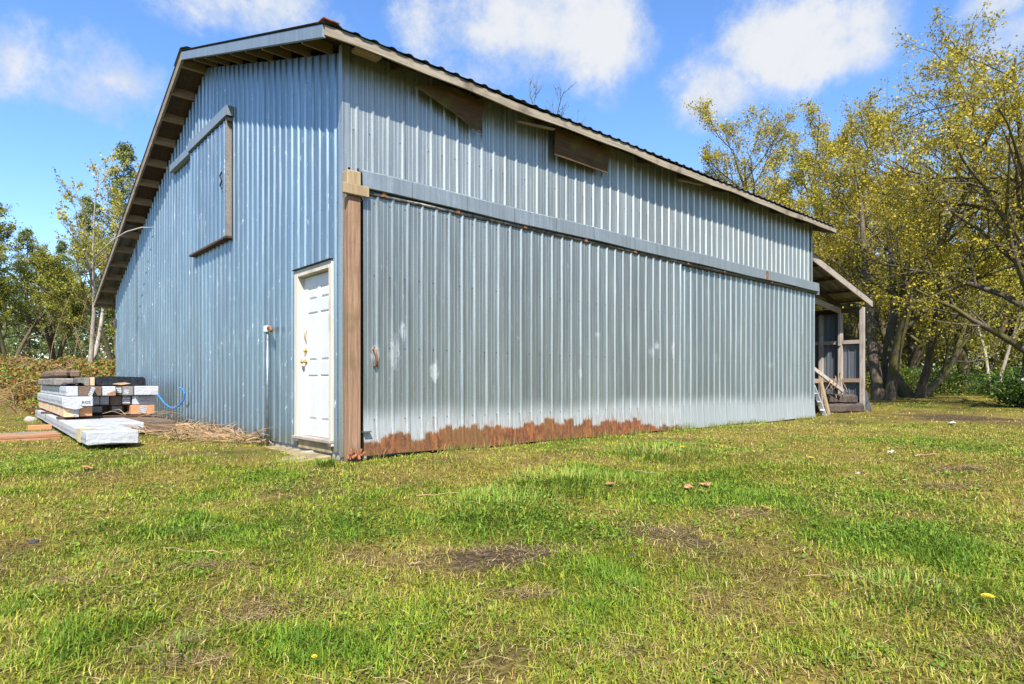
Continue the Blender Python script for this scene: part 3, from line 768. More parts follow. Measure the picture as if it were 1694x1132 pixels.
# track cover, track and sliding doors ------------------------------
mb = MB()
y0 = -.07; y1 = -.165
n = 30
xs = [.16 + (LX + .06 - .16) * i / n for i in range(n + 1)]
prof = [(-.021, 3.372), (y0 - .02, 3.35), (y1 + .01, 3.325), (y1, 3.31), (y1 - .006, 3.12), (y1 + .012, 3.112)]
for i, x in enumerate(xs):
    for j, (yy, zz) in enumerate(prof):
        mb.v.append((x, yy + .006 * math.sin(i * 1.9 + j), zz + .006 * math.sin(i * .8) - .002 * i * .2))
k = len(prof)
for i in range(n):
    for j in range(k - 1):
        a = i * k + j; mb.f.append((a, a + k, a + k + 1, a + 1)); mb.mi.append(0)
toned(mb.obj('track_cover', M['trim'], barn))
MB().box(9.88, 9.96, y1 - .017, y1 - .011, 3.10, 3.30).obj('cover_strap', M['rusty'], barn)
MB().box(LX + .0, LX + .055, y1 - .008, -.03, 3.02, 3.11).obj('track_end', M['trim'], barn); toned(bpy.data.objects['track_end'])
mb = MB(); mb.tube([(.24, -.115, 3.082), (4, -.115, 3.082), (8, -.115, 3.078), (LX, -.115, 3.075)], .03, 8); mb.obj('track', M['track'], barn, sm=True)
for x in (.46, 1.55, 2.75, 4.05, 5.3, 6.9, 8.2, 10.2, 11.4):
    MB().box(x - .03, x + .03, -.152, -.08, 3.06, 3.118).obj('track_bracket', M['rusty'], barn, .006)
def flare(z):                      # sheets bent outward below the bottom girt
    q = max(0, .66 - z); return .07 * q * q
def door_sheet(name, mat, x0, x1, yo, top, par):
    zs = [.0, .06, .14, .22, .30, .38, .46, .52, .58, .64, .72, 1.0, 1.3, 1.6, 1.9, 2.2, 2.6, 3.0, top]
    ts = {x0, x1}; kk = math.floor(x0 / .21) - 1
    while kk * .21 < x1:
        for a, _ in PR:
            q = round(kk * .21 + a, 4)
            if x0 < q < x1: ts.add(q)
        kk += 1
    ts = sorted(ts); v = []; f = []; tn = []
    for i, t_ in enumerate(ts):
        pk = math.floor(t_ / .8)
        for z in zs:
            w = (float(fbm(np.array([t_ * 1.1 + 7 + yo * 50]), np.array([z * .9]), 2)[0]) - .5) * .016
            flat = 1 - .72 * float(smooth(.64, .30, z))
            zz = z + (.008 * math.sin(t_ * 2.3) if z == 0 else 0)
            v.append((t_, yo - rib(t_) * flat - w - flare(z), zz)); tn.append(.97 + .06 * ((pk * 7) % 3 - 1))
    m = len(zs)
    for i in range(len(ts) - 1):
        for j in range(m - 1):
            a = i * m + j; f.append((a, a + m, a + m + 1, a + 1))
    me = bpy.data.meshes.new(name); me.from_pydata(v, [], f); me.update()
    a_ = me.attributes.new('tone', 'FLOAT', 'POINT'); a_.data.foreach_set('value', tn)
    return link(name, me, mat, par)
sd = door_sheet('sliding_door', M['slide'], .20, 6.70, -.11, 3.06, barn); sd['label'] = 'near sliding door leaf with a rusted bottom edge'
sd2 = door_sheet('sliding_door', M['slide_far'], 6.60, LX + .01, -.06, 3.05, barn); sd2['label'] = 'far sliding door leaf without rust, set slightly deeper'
mb = MB(); mb.tube([(.325, -.12, 1.25), (.325, -.165, 1.245), (.33, -.185, 1.18), (.34, -.185, 1.12), (.34, -.165, 1.055), (.34, -.12, 1.05)], .014, 8); mb.obj('handle', M['rusty'], sd, sm=True)
mb = MB()
for i in range(40):
    xx = .3 + i * .16; mb.box(xx - .008, xx + .008, -.176, -.168, .655, .671)
mb2 = MB(); mb2.box(.175, .27, -.185, -.12, .28, .295); mb2.obj('door_guide', M['steel'], sd)
MB().box(.21, 6.69, -.10, -.07, .30, .40).obj('bottom_rail', M['dark'], sd)
# timber post at the corner with its cap block
mb = MB(); mb.box(-.005, .150, -.150, -.03, -.10, 3.0); mb.obj('corner_post', M['post'], barn, .008)
mb = MB(); mb.box(-.025, .155, -.157, -.03, 3.126, 3.29); mb.obj('post_block', M['paleblock'], barn, .012)
mb = MB(); mb.box(-.09, .235, -.198, -.151, 3.0, 3.124); mb.obj('post_cleat', M['paleblock'], barn, .008)
MB().box(.153, .21, -.06, -.03, -.1, 3.05).obj('door_gap', M['dark'], barn)
mb = MB(); rr = random.Random(4)
for i in range(16):
    a = rr.uniform(0, .2); a -= .05; mb.beam((a, -.165 - rr.uniform(0, .05), .0 + rr.uniform(-.02, .03)), (.02 + a + rr.uniform(-.05, .05), -.165 + rr.uniform(-.03, 0), .02 + rr.uniform(0, .09)), .03, .012)
mb.obj('rotted_wood', M['rusty'], barn)

# white side door ----------------------------------------------------
S0, S1 = .305, 1.205; DZ0, DZ1 = .20, 2.215
fr = MB(); fr.box(-.035, .10, S1, S1 + .105, .10, 2.315); fr.box(-.035, .10, S0 - .085, S0, .10, 2.315); fr.box(-.034, .10, S0, S1, DZ1 + .01, 2.313)
fro = fr.obj('door_frame', M['oldpaint'], barn, .006)
MB().box(-.06, .12, S0 - .09, S1 + .11, .135, .175).obj('threshold', M['shedwood'], barn, .006)
MB().box(-.06, -.02, S0 - .1, S1 + .12, 2.318, 2.328).obj('drip_cap', M['dark'], barn)
MB().box(-.012, .1, S0 - .02, S1 + .02, .02, .134).obj('sill_board', M['slab'], barn)
def panel_door(name, x, sa, sb, za, zb, par):
    mb = MB(); W = sb - sa; H = zb - za
    ys = [0, .115 * W / .9, .40 * W / .9, .50 * W / .9, .785 * W / .9, W]
    ps = [(.19, .78), (.94, 1.58), (1.72, 1.90)]
    zs = sorted([0, H] + [q for p in ps for q in p])
    yb = [0, .125, .415, .485, .775, W]
    def P(y, z, dx): return (x + dx, sa + y, za + z)
    for i in range(5):
        for j in range(len(zs) - 1):
            y0, y1, z0, z1 = yb[i], yb[i + 1], zs[j], zs[j + 1]
            pan = i in (1, 3) and any(abs(z0 - p[0]) < 1e-6 for p in ps)
            if not pan: mb.quad(P(y0, z0, 0), P(y0, z1, 0), P(y1, z1, 0), P(y1, z0, 0)); continue
            rings = [(0, 0), (.010, .012), (.026, .012), (.05, .001)]
            for (a, da), (b, db) in zip(rings[:-1], rings[1:]):
                o = [P(y0 + a, z0 + a, da), P(y1 - a, z0 + a, da), P(y1 - a, z1 - a, da), P(y0 + a, z1 - a, da)]
                n_ = [P(y0 + b, z0 + b, db), P(y1 - b, z0 + b, db), P(y1 - b, z1 - b, db), P(y0 + b, z1 - b, db)]
                for q in range(4): mb.quad(o[q], o[(q + 1) % 4], n_[(q + 1) % 4], n_[q])
            b, db = rings[-1]
            mb.quad(P(y0 + b, z0 + b, db), P(y0 + b, z1 - b, db), P(y1 - b, z1 - b, db), P(y1 - b, z0 + b, db))
    mb.box(x + .013, x + .05, sa, sb, za, zb)
    return mb.obj(name, M['white'], par)
dr = panel_door('side_door', .055, S0 + .004, S1 - .004, DZ0 - .02, DZ1, barn); dr['label'] = 'white six panel side door with brass lock'
def knob(name, y, z, r, L):
    mb = MB(); mb.tube([(.054, y, z), (.045, y, z)], [r * 1.25, r * 1.2], 14); mb.tube([(.046, y, z), (.046 - L * .5, y, z), (.046 - L * .6, y, z), (.046 - L * .85, y, z), (.046 - L, y, z)], [r * .45, r * .45, r, r, r * .5], 14)
    return mb.obj(name, M['brass'], dr, sm=True)
knob('doorknob', 1.135, 1.13, .03, .065); knob('deadbolt', 1.135, 1.27, .026, .025)
mb = MB(); mb.tube([(.054, 1.11, 1.52), (.03, 1.11, 1.51), (.022, 1.11, 1.46), (.03, 1.11, 1.40), (.054, 1.11, 1.39)], .007, 8); mb.obj('pull_handle', M['brass'], dr, sm=True)

# loft door ----------------------------------------------------------
lz0, lz1 = 3.22, 5.08
def loftplace(s, h, z): return (-.085 - h * .8, s, z)
lo = sheets('loft_door', M['gable'], 3.84, 5.86, lambda s: lz0, lambda s: lz1, loftplace, rows=5, wob=.005, parent=barn, panel=.6)
lo['label'] = 'hanging loft door of corrugated sheet high on the gable'
MB().box(-.11, -.022, 3.81, 3.838, lz0 - .01, lz1 + .02).obj('edge_board', M['tim_grey'], lo)
MB().box(-.118, -.022, 3.79, 5.88, lz0 - .045, lz0 - .012).obj('bottom_board', M['tim_dark'], lo)
t1 = MB().box(-.135, -.02, 3.72, 5.9, lz1 + .03, lz1 + .185).obj('loft_track_cover', M['trim'], barn); toned(t1)
t1 = MB().box(-.115, -.02, 5.91, 7.3, lz1 + .005, lz1 + .14).obj('loft_track_cover', M['trim'], barn); toned(t1)
mb = MB(); mb.box(-.11, -.03, 3.74, 3.79, lz1 - .05, lz1 + .03); mb.obj('track_stop', M['dark'], barn)
mb = MB(); mb.tube([(-.11, 4.02, 4.28), (-.125, 4.06, 4.22), (-.12, 4.0, 4.13), (-.125, 4.05, 4.06), (-.11, 4.01, 4.0)], .012, 6); mb.obj('hook', M['dark'], lo)

# pipe on the gable, loose cable
pp = MB(); pp.tube([(-.075, 2.13, -.08), (-.075, 2.13, 1.58)], .019, 10); pp = pp.obj('standpipe', M['steel'], barn, sm=True)
mb = MB(); mb.box(-.115, -.035, 2.09, 2.19, 1.56, 1.655); mb.obj('valve_box', M['white'], pp, .012)
mb = MB(); mb.tube([(-.075, 2.10, 1.625), (-.105, 2.0, 1.62), (-.12, 1.90, 1.605), (-.125, 1.86, 1.565)], [.024, .026, .026, .022], 10); mb.obj('spout', M['rusty'], pp, sm=True)
mb = MB(); cb = [(-.01, 9.04, 4.31), (-.25, 9.12, 4.29), (-.5, 9.3, 4.19), (-.7, 9.5, 4.03), (-.86, 9.7, 3.84), (-1.0, 9.87, 3.64)]
mb.tube(cb, .014, 6); mb.obj('loose_cable', M['cable'], barn, sm=True)
mb = MB(); mb.box(-.06, -.02, 13.36, 13.5, 2.35, 2.62); mb.obj('junction_box', M['track'], barn, .01)

# ------------------------------------------------------------------ lean-to shed at the far end
shed = empty('lean_to_shed', (LX, .1, 0), 0, 'open lean-to shed with bare posts against the far end of the barn', 'shed')
def SH(mb, name, mat, bevel=.0, par=shed, lab=None):
    mb.v = [(a - LX, b - .1, c) for a, b, c in mb.v]
    o = mb.obj(name, mat, par, bevel)
    if mat is M['shedm'] or mat is M['roofm']: toned(o)
    if lab: o['label'] = lab
    return o
XO = 16.4; ZW, ZO = 3.97, 3.08
def sroof(x): return ZW + (ZO - ZW) * (x - LX) / (16.85 - LX)
mb = MB(); n = 130
for j, x in enumerate((LX, 13.6, 14.7, 15.8, 16.9)):
    for i in range(n + 1): mb.v.append((x, .035 + i * .0464, sroof(x) + .19 + (0, .0, .003, .018, .018, .003)[i % 6]))
for j in range(4):
    for i in range(n):
        a = j * (n + 1) + i; mb.f.append((a, a + 1, a + n + 2, a + n + 1)); mb.mi.append(0)
SH(mb, 'roof', M['roofm'])
mb = MB(); mb.add([(LX + .03, .05, sroof(LX + .03)), (16.85, .05, sroof(16.85)), (16.85, .05, sroof(16.85) + .18), (LX + .03, .05, sroof(LX + .03) + .18),
                   (LX + .03, .09, sroof(LX + .03)), (16.85, .09, sroof(16.85)), (16.85, .09, sroof(16.85) + .18), (LX + .03, .09, sroof(LX + .03) + .18)],
                  [(0, 1, 2, 3), (7, 6, 5, 4), (0, 4, 5, 1), (3, 2, 6, 7), (1, 5, 6, 2), (0, 3, 7, 4)])
SH(mb, 'barge_board', M['shedwoodX'])
for y in (.9, 1.9, 2.9, 3.9, 4.9):
    SH(MB().beam((LX + .03, y, sroof(LX + .03) + .04), (16.8, y, sroof(16.8) + .04), .045, .14), 'rafter', M['sheath'])
for x in (13.5, 14.6, 15.7, 16.6):
    SH(MB().beam((x, .1, sroof(x) + .14), (x, 5.9, sroof(x) + .14), .09, .045), 'purlin', M['sheath'])
SH(MB().beam((LX + .03, .76, 3.30), (XO - .05, .76, 2.98), .05, .16), 'tie_beam', M['shedwoodX'])
SH(MB().beam((XO, .22, 2.98), (XO, 6, 2.98), .09, .14), 'wall_plate', M['sheath'])
SH(MB().box(XO - .05, XO + .06, .12, .24, -.2, 3.05), 'post', M['shedwood'], .006)
SH(MB().box(XO - .07, XO + .05, .72, .83, -.2, 2.92), 'post', M['shedwood'], .006)
SH(MB().box(XO - .12, XO - .075, .74, .81, 1.95, 2.95), 'scab', M['shedwood'], .004)
SH(MB().box(XO - .07, XO + .05, 1.28, 1.39, -.2, 2.92), 'post', M['shedwood'], .006)
SH(MB().box(XO - .07, XO + .05, 2.6, 2.72, -.2, 2.92), 'post', M['shedwood'], .006)
SH(MB().box(XO - .07, XO + .05, 5.9, 6.02, -.2, 2.92), 'post', M['shedwood'], .006)
def side_rail(y0, y1, z, mat): SH(MB().box(XO - .045, XO + .045, y0, y1, z - .055, z + .055), 'rail', mat, .004)
for (a, b) in ((.245, .715), (.835, 1.275), (1.395, 2.595), (2.725, 5.895)):
    side_rail(a, b, 2.05, M['shedwoodX']); side_rail(a, b, .92, M['look'])
def ssheet(y0, y1, z0, z1):
    mb = MB(); ys = []; y = y0
    pr = [(0, 0), (.15, 0), (.16, .022), (.19, .022), (.2, 0)]
    k = 0
    while y0 + k * .2 < y1:
        for a, h in pr[:-1]:
            if y0 + k * .2 + a <= y1: ys.append((y0 + k * .2 + a, h))
        k += 1
    for y, h in ys: mb.v += [(XO + .075 - h, y, z0), (XO + .075 - h, y, z1)]
    for i in range(len(ys) - 1): mb.f.append((2 * i, 2 * i + 2, 2 * i + 3, 2 * i + 1)); mb.mi.append(0)
    return SH(mb, 'side_sheet', M['shedm'])
ssheet(.2, .79, .1, 2.02); ssheet(.8, 6.0, .1, 2.95)
MBb = MB(); MBb.box(LX + .05, XO, 6.0, 6.04, -.1, 3.2); SH(MBb, 'back_wall', M['shedm'])
# corner sheet hanging outside
SH(MB().add([(XO + .07, .16, 1.65), (XO + .20, .16, 1.0), (XO + .07, .16, .95), (XO + .07, .165, 1.65), (XO + .20, .165, 1.0), (XO + .07, .165, .95)], [(0, 1, 2), (5, 4, 3), (0, 3, 4, 1), (1, 4, 5, 2), (2, 5, 3, 0)]), 'loose_sheet', M['shedm'])

# things stored under it
def single(mb, name, mat, label, cat, bevel=0, group=None, loc=None):
    """one-mesh thing whose origin sits at its own base"""
    v = np.array(mb.v); c = v.mean(0); c[2] = v[:, 2].min()
    if loc is not None: c = np.array(loc)
    mb.v = [tuple(p - c) for p in v]
    o = mb.obj(name, mat, None, bevel); o.location = tuple(c)
    return tag(o, label, cat, group)
def log(p, q, w, h, name, label, cat='beam', mat='tie'):
    mb = MB(); p = Vector(p); q = Vector(q); d = (q - p); L = d.length; d.normalize(); sd_ = Vector((0, 0, 1)).cross(d).normalized()
    n = 9; base = 0; rg = random.Random(label)
    for i in range(n):
        c = p + d * (L * i / (n - 1))
        for j in range(8):
            a = 2 * math.pi * (j + .5) / 8; k = 1.08 + rg.uniform(-.1, .1)
            mb.v.append(tuple(c + sd_ * (math.copysign(abs(math.cos(a)) ** .6, math.cos(a)) * w / 2 * k) + Vector((0, 0, 1)) * (math.copysign(abs(math.sin(a)) ** .6, math.sin(a)) * h / 2 * k)))
    for i in range(n - 1):
        for j in range(8):
            a = i * 8 + j; b = i * 8 + (j + 1) % 8; mb.f.append((a, b, b + 8, a + 8)); mb.mi.append(0)
    mb.f += [tuple(range(8))[::-1], tuple((n - 1) * 8 + j for j in range(8))]; mb.mi += [0, 0]
    return single(mb, name, M[mat], label, cat)
def AT(px, d, z): x, y = at(px, d); return (x, y, z)
log(AT(1352, 17.6, .13), AT(1424, 18.0, .13), .26, .26, 'old_beam', 'dark old beam lying on the ground under the lean-to, front of the heap')
log(AT(1356, 18.0, .14), AT(1418, 18.4, .14), .26, .26, 'old_beam', 'dark old beam on the ground behind the front beam of the lean-to heap')
log(AT(1366, 17.8, .40), AT(1412, 18.1, .38), .28, .26, 'old_beam', 'weathered dark beam lying along the top of the heap in the lean-to')
log(AT(1346, 18.3, .42), AT(1378, 18.3, .40), .22, .22, 'old_beam', 'short dark beam at the inner end of the heap in the lean-to')
single(MB().beam(AT(1338, 17.2, 1.34), AT(1395, 17.6, .62), .11, .045, (0, -1, 0)), 'leaning_board', M['shedwoodX'], 'long pale board slanting down from barn end to the beam heap', 'board', .004)
def rel(mb, name, mat, par, bevel=.003):
    mb.v = [(a - par.location[0], b - par.location[1], c - par.location[2]) for a, b, c in mb.v]; return mb.obj(name, mat, par, bevel)
sh = empty('sawhorse', AT(1352, 16.9, 0), 0, 'rough wooden sawhorse standing beside the aluminium stepladder', 'sawhorse')
rel(MB().beam(AT(1358, 16.7, .90), AT(1372, 16.5, -.02), .11, .05, (0, -1, 0)), 'leg', M['paleblock'], sh)
rel(MB().beam(AT(1357, 17.2, .88), AT(1361, 17.5, -.02), .09, .045, (0, -1, 0)), 'leg', M['shedwoodX'], sh)
rel(MB().beam(AT(1336, 16.7, .88), AT(1330, 16.5, -.02), .09, .045, (0, -1, 0)), 'leg', M['shedwoodX'], sh)
rel(MB().beam(AT(1336, 17.2, .88), AT(1330, 17.5, -.02), .09, .045, (0, -1, 0)), 'leg', M['shedwoodX'], sh)
rel(MB().beam(AT(1326, 16.95, .90), AT(1361, 16.95, .90), .10, .11), 'top_rail', M['look'], sh)
sl2 = empty('stepladder', AT(1352, 16.2, 0), 0, 'small aluminium stepladder standing by the far corner of the barn', 'stepladder')
for dd in (15.95, 16.35):
    rel(MB().beam(AT(1346, dd, .78), AT(1366 - (dd - 16) * 14, dd, -.02), .03, .07, (0, -1, 0)), 'rail', M['alu'], sl2)
    rel(MB().beam(AT(1345, dd, .76), AT(1331, dd, -.02), .025, .035, (0, -1, 0)), 'rear_leg', M['alu'], sl2)
for (p_, z) in ((1351, .58), (1355.5, .37), (1360, .16)):
    rel(MB().beam(AT(p_, 15.93, z), AT(p_, 16.37, z), .09, .025), 'step', M['alu'], sl2)
single(MB().beam((16.48, .17, .62), (16.60, .06, -.05), .16, .012, (1, .3, .4)), 'leaning_sheet', M['shedm'], 'dark metal sheet leaning on the outer post of the lean-to', 'metal sheet'); toned(bpy.data.objects['leaning_sheet'])
cr = MB(); rr = random.Random(3)
for k in range(3):
    c0 = AT(1372 + 9 * k, 17.5, .62 + .08 * k); pts = [(c0[0] + .30 * math.cos(a), c0[1] + .1 * math.sin(a * 2), c0[2] + .34 * math.sin(a)) for a in np.linspace(-.6, 3.4, 14)]
    cr.tube(pts, .011, 5)
single(cr, 'wire_coil', M['look'], 'springy loops of brown wire sprawling over the beam heap', 'wire')

# ------------------------------------------------------------------ lumber pile beside the gable
def text_mesh(txt, size):
    cu = bpy.data.curves.new('t', 'FONT'); cu.body = txt; cu.size = size; cu.extrude = .0006
    o = bpy.data.objects.new('t', cu); COL.objects.link(o)
    me = bpy.data.meshes.new_from_object(o.evaluated_get(bpy.context.evaluated_depsgraph_get()))
    bpy.data.objects.remove(o); return me
def put_text(txt, size, par, x, z, yoff=-.004, side=False):
    me = text_mesh(txt, size); o = link('lettering', me, M['ink'], par)
    if side: o.rotation_euler = (R(90), 0, R(-90)); o.location = (yoff, x, z)
    else: o.rotation_euler = (R(90), 0, 0); o.location = (x, yoff, z)
    return o
def timber(name, u0, u1, v0, v1, z0, z1, mat, label, cat='timber', bevel=.006, group='lumber in the pile beside the gable', rz=R(-1.3), tagn=None, printed=False, strip=None, sag=0):
    """one timber or bundle; its origin is the near lower left corner, length along +Y"""
    W, L, H = u1 - u0, v1 - v0, z1 - z0
    mb = MB(); k = 12; rg = random.Random(label)
    for i in range(k + 1):
        y = L * i / k; jx = rg.uniform(-.004, .004); jz = rg.uniform(-.003, .003)
        for (a, b) in ((0, 0), (W, 0), (W, H), (0, H)): mb.v.append((a + jx, y, b + jz))
    for i in range(k):
        for j in range(4):
            a = i * 4 + j; b = i * 4 + (j + 1) % 4; mb.f.append((a, b, b + 4, a + 4)); mb.mi.append(0)
    mb.f += [(0, 1, 2, 3), tuple(k * 4 + q for q in (3, 2, 1, 0))]; mb.mi += [0, 0]
    o = mb.obj(name, mat, None, bevel); o.location = (u0, v0, z0); o.rotation_euler = (0, 0, rz); tag(o, label, cat, group)
    if tagn:                         # paper tag stapled on the end
        for (a, b, c, e, tilt) in tagn:
            q = MB(); q.box(-b / 2, b / 2, -.003, 0, -e / 2, e / 2); t_ = q.obj('paper_tag', M['tagpaper'], o); t_.location = (a, -.003, c); t_.rotation_euler = (0, tilt, 0)
    if strip:
        for (a, b, w_) in strip:
            q = MB(); q.box(-.008, -.002, a, b, .0, H + .004); q.box(-.008, W * w_, a, b, H + .0045, H + .0085); q.obj('tape', M['tape'], o)
    return o
pz = .03
A = timber('wrapped_bundle', -2.07, -1.47, 3.12, 12.7, pz, pz + .175, M['paper_print'], 'longest white wrapped lumber bundle, lowest and nearest to the lawn', 'lumber bundle', .012, rz=R(-1.35), printed=True, strip=((.55, .95, .25),))
for (x0_, x1_, y0_, y1_) in ((.18, .44, .5, .95), (.16, .38, 1.35, 1.7)):
    MB().box(x0_, x1_, y0_, y1_, .1775, .1795).obj('stain', M['stain'], A)
hung([(0, -.004, .02), (.08, -.012, .045), (.2, -.010, .06), (.33, -.012, .035), (.48, -.008, .05), (.60, -.004, .012), (.59, -.004, .006), (.3, -.02, .028), (.02, -.004, .008)], .003).obj('torn_flap', M['paper'], A)
B = timber('wrapped_bundle', -1.42, -1.02, 5.0, 12.6, pz, pz + .175, M['paper'], 'low white bundle end with black lettering next to the brown timber on the ground', 'lumber bundle', .01)
put_text('ROS', .085, B, .2, .04)
timber('timber', -1.0, -.52, 5.15, 12.6, pz, pz + .175, M['tim_brown'], 'wide dark brown timber lying lowest, nearest the wall, strewn with dead stems')
for i, (v, n_) in enumerate(((6.9, 1), (9.5, 1), (12.0, 1))):
    mb = MB(); mb.box(-2.0, -.5, v, v + .09, pz + .18, pz + .22); single(mb, 'spacer', M['tim_dark'], ['front', 'middle', 'rear'][i] + ' spacer strip between the lowest bundles and the stack above', 'spacer', .003, 'spacer strips under the lumber stack')
zb = [pz + .225 + i * .182 for i in range(5)]; hh_ = .172
def tg(*a): return [a]
timber('timber', -1.92, -1.70, 6.68, 12.5, zb[0], zb[0] + hh_, M['tim_pale'], 'pale brown timber at the outer left of the lowest stacked layer', bevel=.005, tagn=tg(.18, .06, .08, .16, .25))
timber('timber', -1.695, -1.50, 6.72, 12.5, zb[0], zb[0] + hh_, M['tim_orange'], 'orange timber next to the pale brown one in the lowest stacked layer')
timber('timber', -1.47, -1.17, 7.35, 12.5, zb[0], zb[0] + hh_, M['tim_dark'], 'recessed dark timber with a grey tag, beside the orange timber', tagn=tg(.13, .17, .10, .11, 0))
timber('timber', -1.15, -.87, 7.35, 12.5, zb[0], zb[0] + hh_, M['tim_dark'], 'recessed dark timber with a grey tag, second from the right in its layer', tagn=tg(.14, .17, .10, .11, 0))
timber('timber', -.85, -.45, 6.95, 12.5, zb[0], zb[0] + hh_, M['tim_orange'], 'broad orange timber with a tilted white tag, right end of the lowest stacked layer', tagn=tg(.2, .12, .09, .14, .3))
w2 = timber('wrapped_bundle', -1.95, -1.50, 6.62, 12.5, zb[1], zb[1] + hh_, M['paper_print'], 'white wrapped bundle with dark letters, second stacked layer at the left', 'lumber bundle', .01, printed=True)
put_text('ROS', .07, w2, .28, .05)
hung([(.0, -.004, .0), (.1, -.012, .03), (.22, -.016, .05), (.3, -.012, -.02), (.2, -.015, -.05), (.1, -.01, -.03)], .003).obj('torn_flap', M['paper'], w2)
timber('timber', -1.48, -1.33, 7.1, 12.5, zb[1], zb[1] + hh_, M['tim_grey'], 'grey timber whose end is covered by a printed tag, left of its twin', tagn=tg(.075, .14, .09, .13, 0))
timber('timber', -1.325, -1.18, 7.1, 12.5, zb[1], zb[1] + hh_, M['tim_grey'], 'grey timber whose end is covered by a printed tag, beside the dark brown end', tagn=tg(.075, .135, .09, .13, 0))
timber('timber', -1.17, -.99, 7.05, 12.5, zb[1], zb[1] + hh_, M['tim_brown'], 'bare dark brown timber end in the middle of the second layer')
timber('timber', -.98, -.84, 7.05, 12.5, zb[1], zb[1] + hh_, M['tim_dark'], 'dark timber with a bright white square tag, second layer', tagn=tg(.07, .13, .09, .13, .05))
timber('wrapped_bundle', -.82, -.43, 7.0, 12.5, zb[1], zb[1] + hh_, M['paper'], 'greyish wrapped bundle under the bright white one, nearest the barn wall', 'lumber bundle', .01, tagn=tg(.2, .17, .10, .1, .0))
timber('wrapped_bundle', -1.88, -1.705, 6.75, 12.5, zb[2], zb[2] + hh_, M['paper_print'], 'white wrapped bundle side at the upper left of the stack', 'lumber bundle', .01, printed=True)
timber('timber', -1.70, -1.49, 6.70, 12.5, zb[2], zb[2] + hh_, M['tim_brown'], 'dark weathered timber end with a slanted white scrap, third layer left', tagn=tg(.19, .06, .08, .17, .35))
timber('timber', -1.48, -1.33, 6.85, 12.5, zb[2], zb[2] + hh_, M['tim_brown'], 'bare brown weathered timber end left of the torn wrapping')
tw = timber('wrapped_bundle', -1.32, -1.11, 6.85, 12.5, zb[2], zb[2] + hh_, M['paper'], 'torn white wrapping with wood showing, middle of the third layer', 'lumber bundle', .012)
hung([(.06, -.004, .03), (.1, -.02, .05), (.19, -.02, .09), (.2, -.004, .03), (.12, -.006, .0)], .004).obj('exposed_wood', M['tim_orange'], tw)
timber('timber', -1.10, -1.0, 6.95, 12.5, zb[2], zb[2] + hh_, M['tim_dark'], 'narrow dark timber between torn wrapping and scuffed bundle', tagn=tg(.05, .09, .1, .1, 0))
timber('timber', -.985, -.81, 6.95, 12.5, zb[2], zb[2] + hh_, M['tim_grey'], 'scuffed grey timber with white scrap left of the bright bundle', tagn=tg(.06, .08, .07, .1, .2))
timber('wrapped_bundle', -.80, -.40, 6.85, 12.5, zb[2], zb[2] + hh_, M['paper'], 'bright white bundle with folded end, upper right of the stack by the wall', 'lumber bundle', .012)
# on top
def crumpled(u0, u1, v0, v1, z0, z1, name, mat, label, cat):
    mb = MB(); nx, ny = 14, 20; rg = random.Random(6); W, L, H = u1 - u0, v1 - v0, z1 - z0
    prof = [(0, 0), (-.01, H * .4), (.0, H * .8), (.03, H), (W * .3, H * 1.02), (W * .6, H * .97), (W - .04, H), (W, H * .75), (W + .012, H * .4), (W, 0)]
    for i in range(ny + 1):
        for (a, b) in prof: mb.v.append((a + rg.uniform(-.014, .014), L * i / ny, b + rg.uniform(-.013, .013)))
    k = len(prof)
    for i in range(ny):
        for j in range(k): a = i * k + j; b = i * k + (j + 1) % k; mb.f.append((a, b, b + k, a + k)); mb.mi.append(0)
    mb.f += [tuple(range(k)), tuple(ny * k + j for j in range(k))[::-1]]; mb.mi += [0, 0]
    o = mb.obj(name, mat, None); o.location = (u0, v0, z0); return tag(o, label, cat, 'lumber in the pile beside the gable')
bk = crumpled(-1.40, -.60, 6.98, 12.3, zb[3], zb[3] + .165, 'wrapped_bundle', M['blackplastic'], 'black plastic wrapped bundle on top of the lumber stack', 'lumber bundle')
hung([(.25, -.016, .03), (.33, -.022, .05), (.45, -.024, .06), (.55, -.02, .04), (.4, -.018, .015)], .004).obj('exposed_wood', M['tim_pale'], bk)
timber('timber', -1.58, -1.50, 7.0, 12.2, zb[3], zb[3] + .15, M['tim_grey'], 'narrow grey upright timber beside the black bundle on top, left one')
timber('timber', -1.49, -1.42, 7.0, 12.2, zb[3], zb[3] + .15, M['tim_pale'], 'narrow pale timber touching the black bundle on top')
timber('timber', -1.93, -1.62, 7.9, 12.2, zb[3], zb[3] + .14, M['tim_grey'], 'pale weathered timber on top of the stack at far left', bevel=.02)
timber('timber', -1.86, -1.62, 8.6, 12.2, zb[3] + .15, zb[3] + .31, M['tim_brown'], 'dark weathered log topmost at the left of the stack', bevel=.05)
timber('timber', -1.61, -1.42, 8.6, 12.2, zb[3] + .15, zb[3] + .31, M['tim_brown'], 'brown weathered log topmost, right of the other topmost log', bevel=.04)
mb = MB(); rg = random.Random(2); n = 8
gx = [[(-1.85 + .42 * i / n, 7.0 + 1.0 * j / n, zb[3] + .012 + rg.uniform(0, .05) * (1 if 0 < i else .3)) for j in range(n + 1)] for i in range(n + 1)]
for i in range(n):
    for j in range(n): mb.quad(gx[i][j], gx[i + 1][j], gx[i + 1][j + 1], gx[i][j + 1])
o = single(mb, 'plastic_scrap', M['blackplastic'], 'crumpled black plastic scrap on top of the stack beside the pale timber', 'plastic')
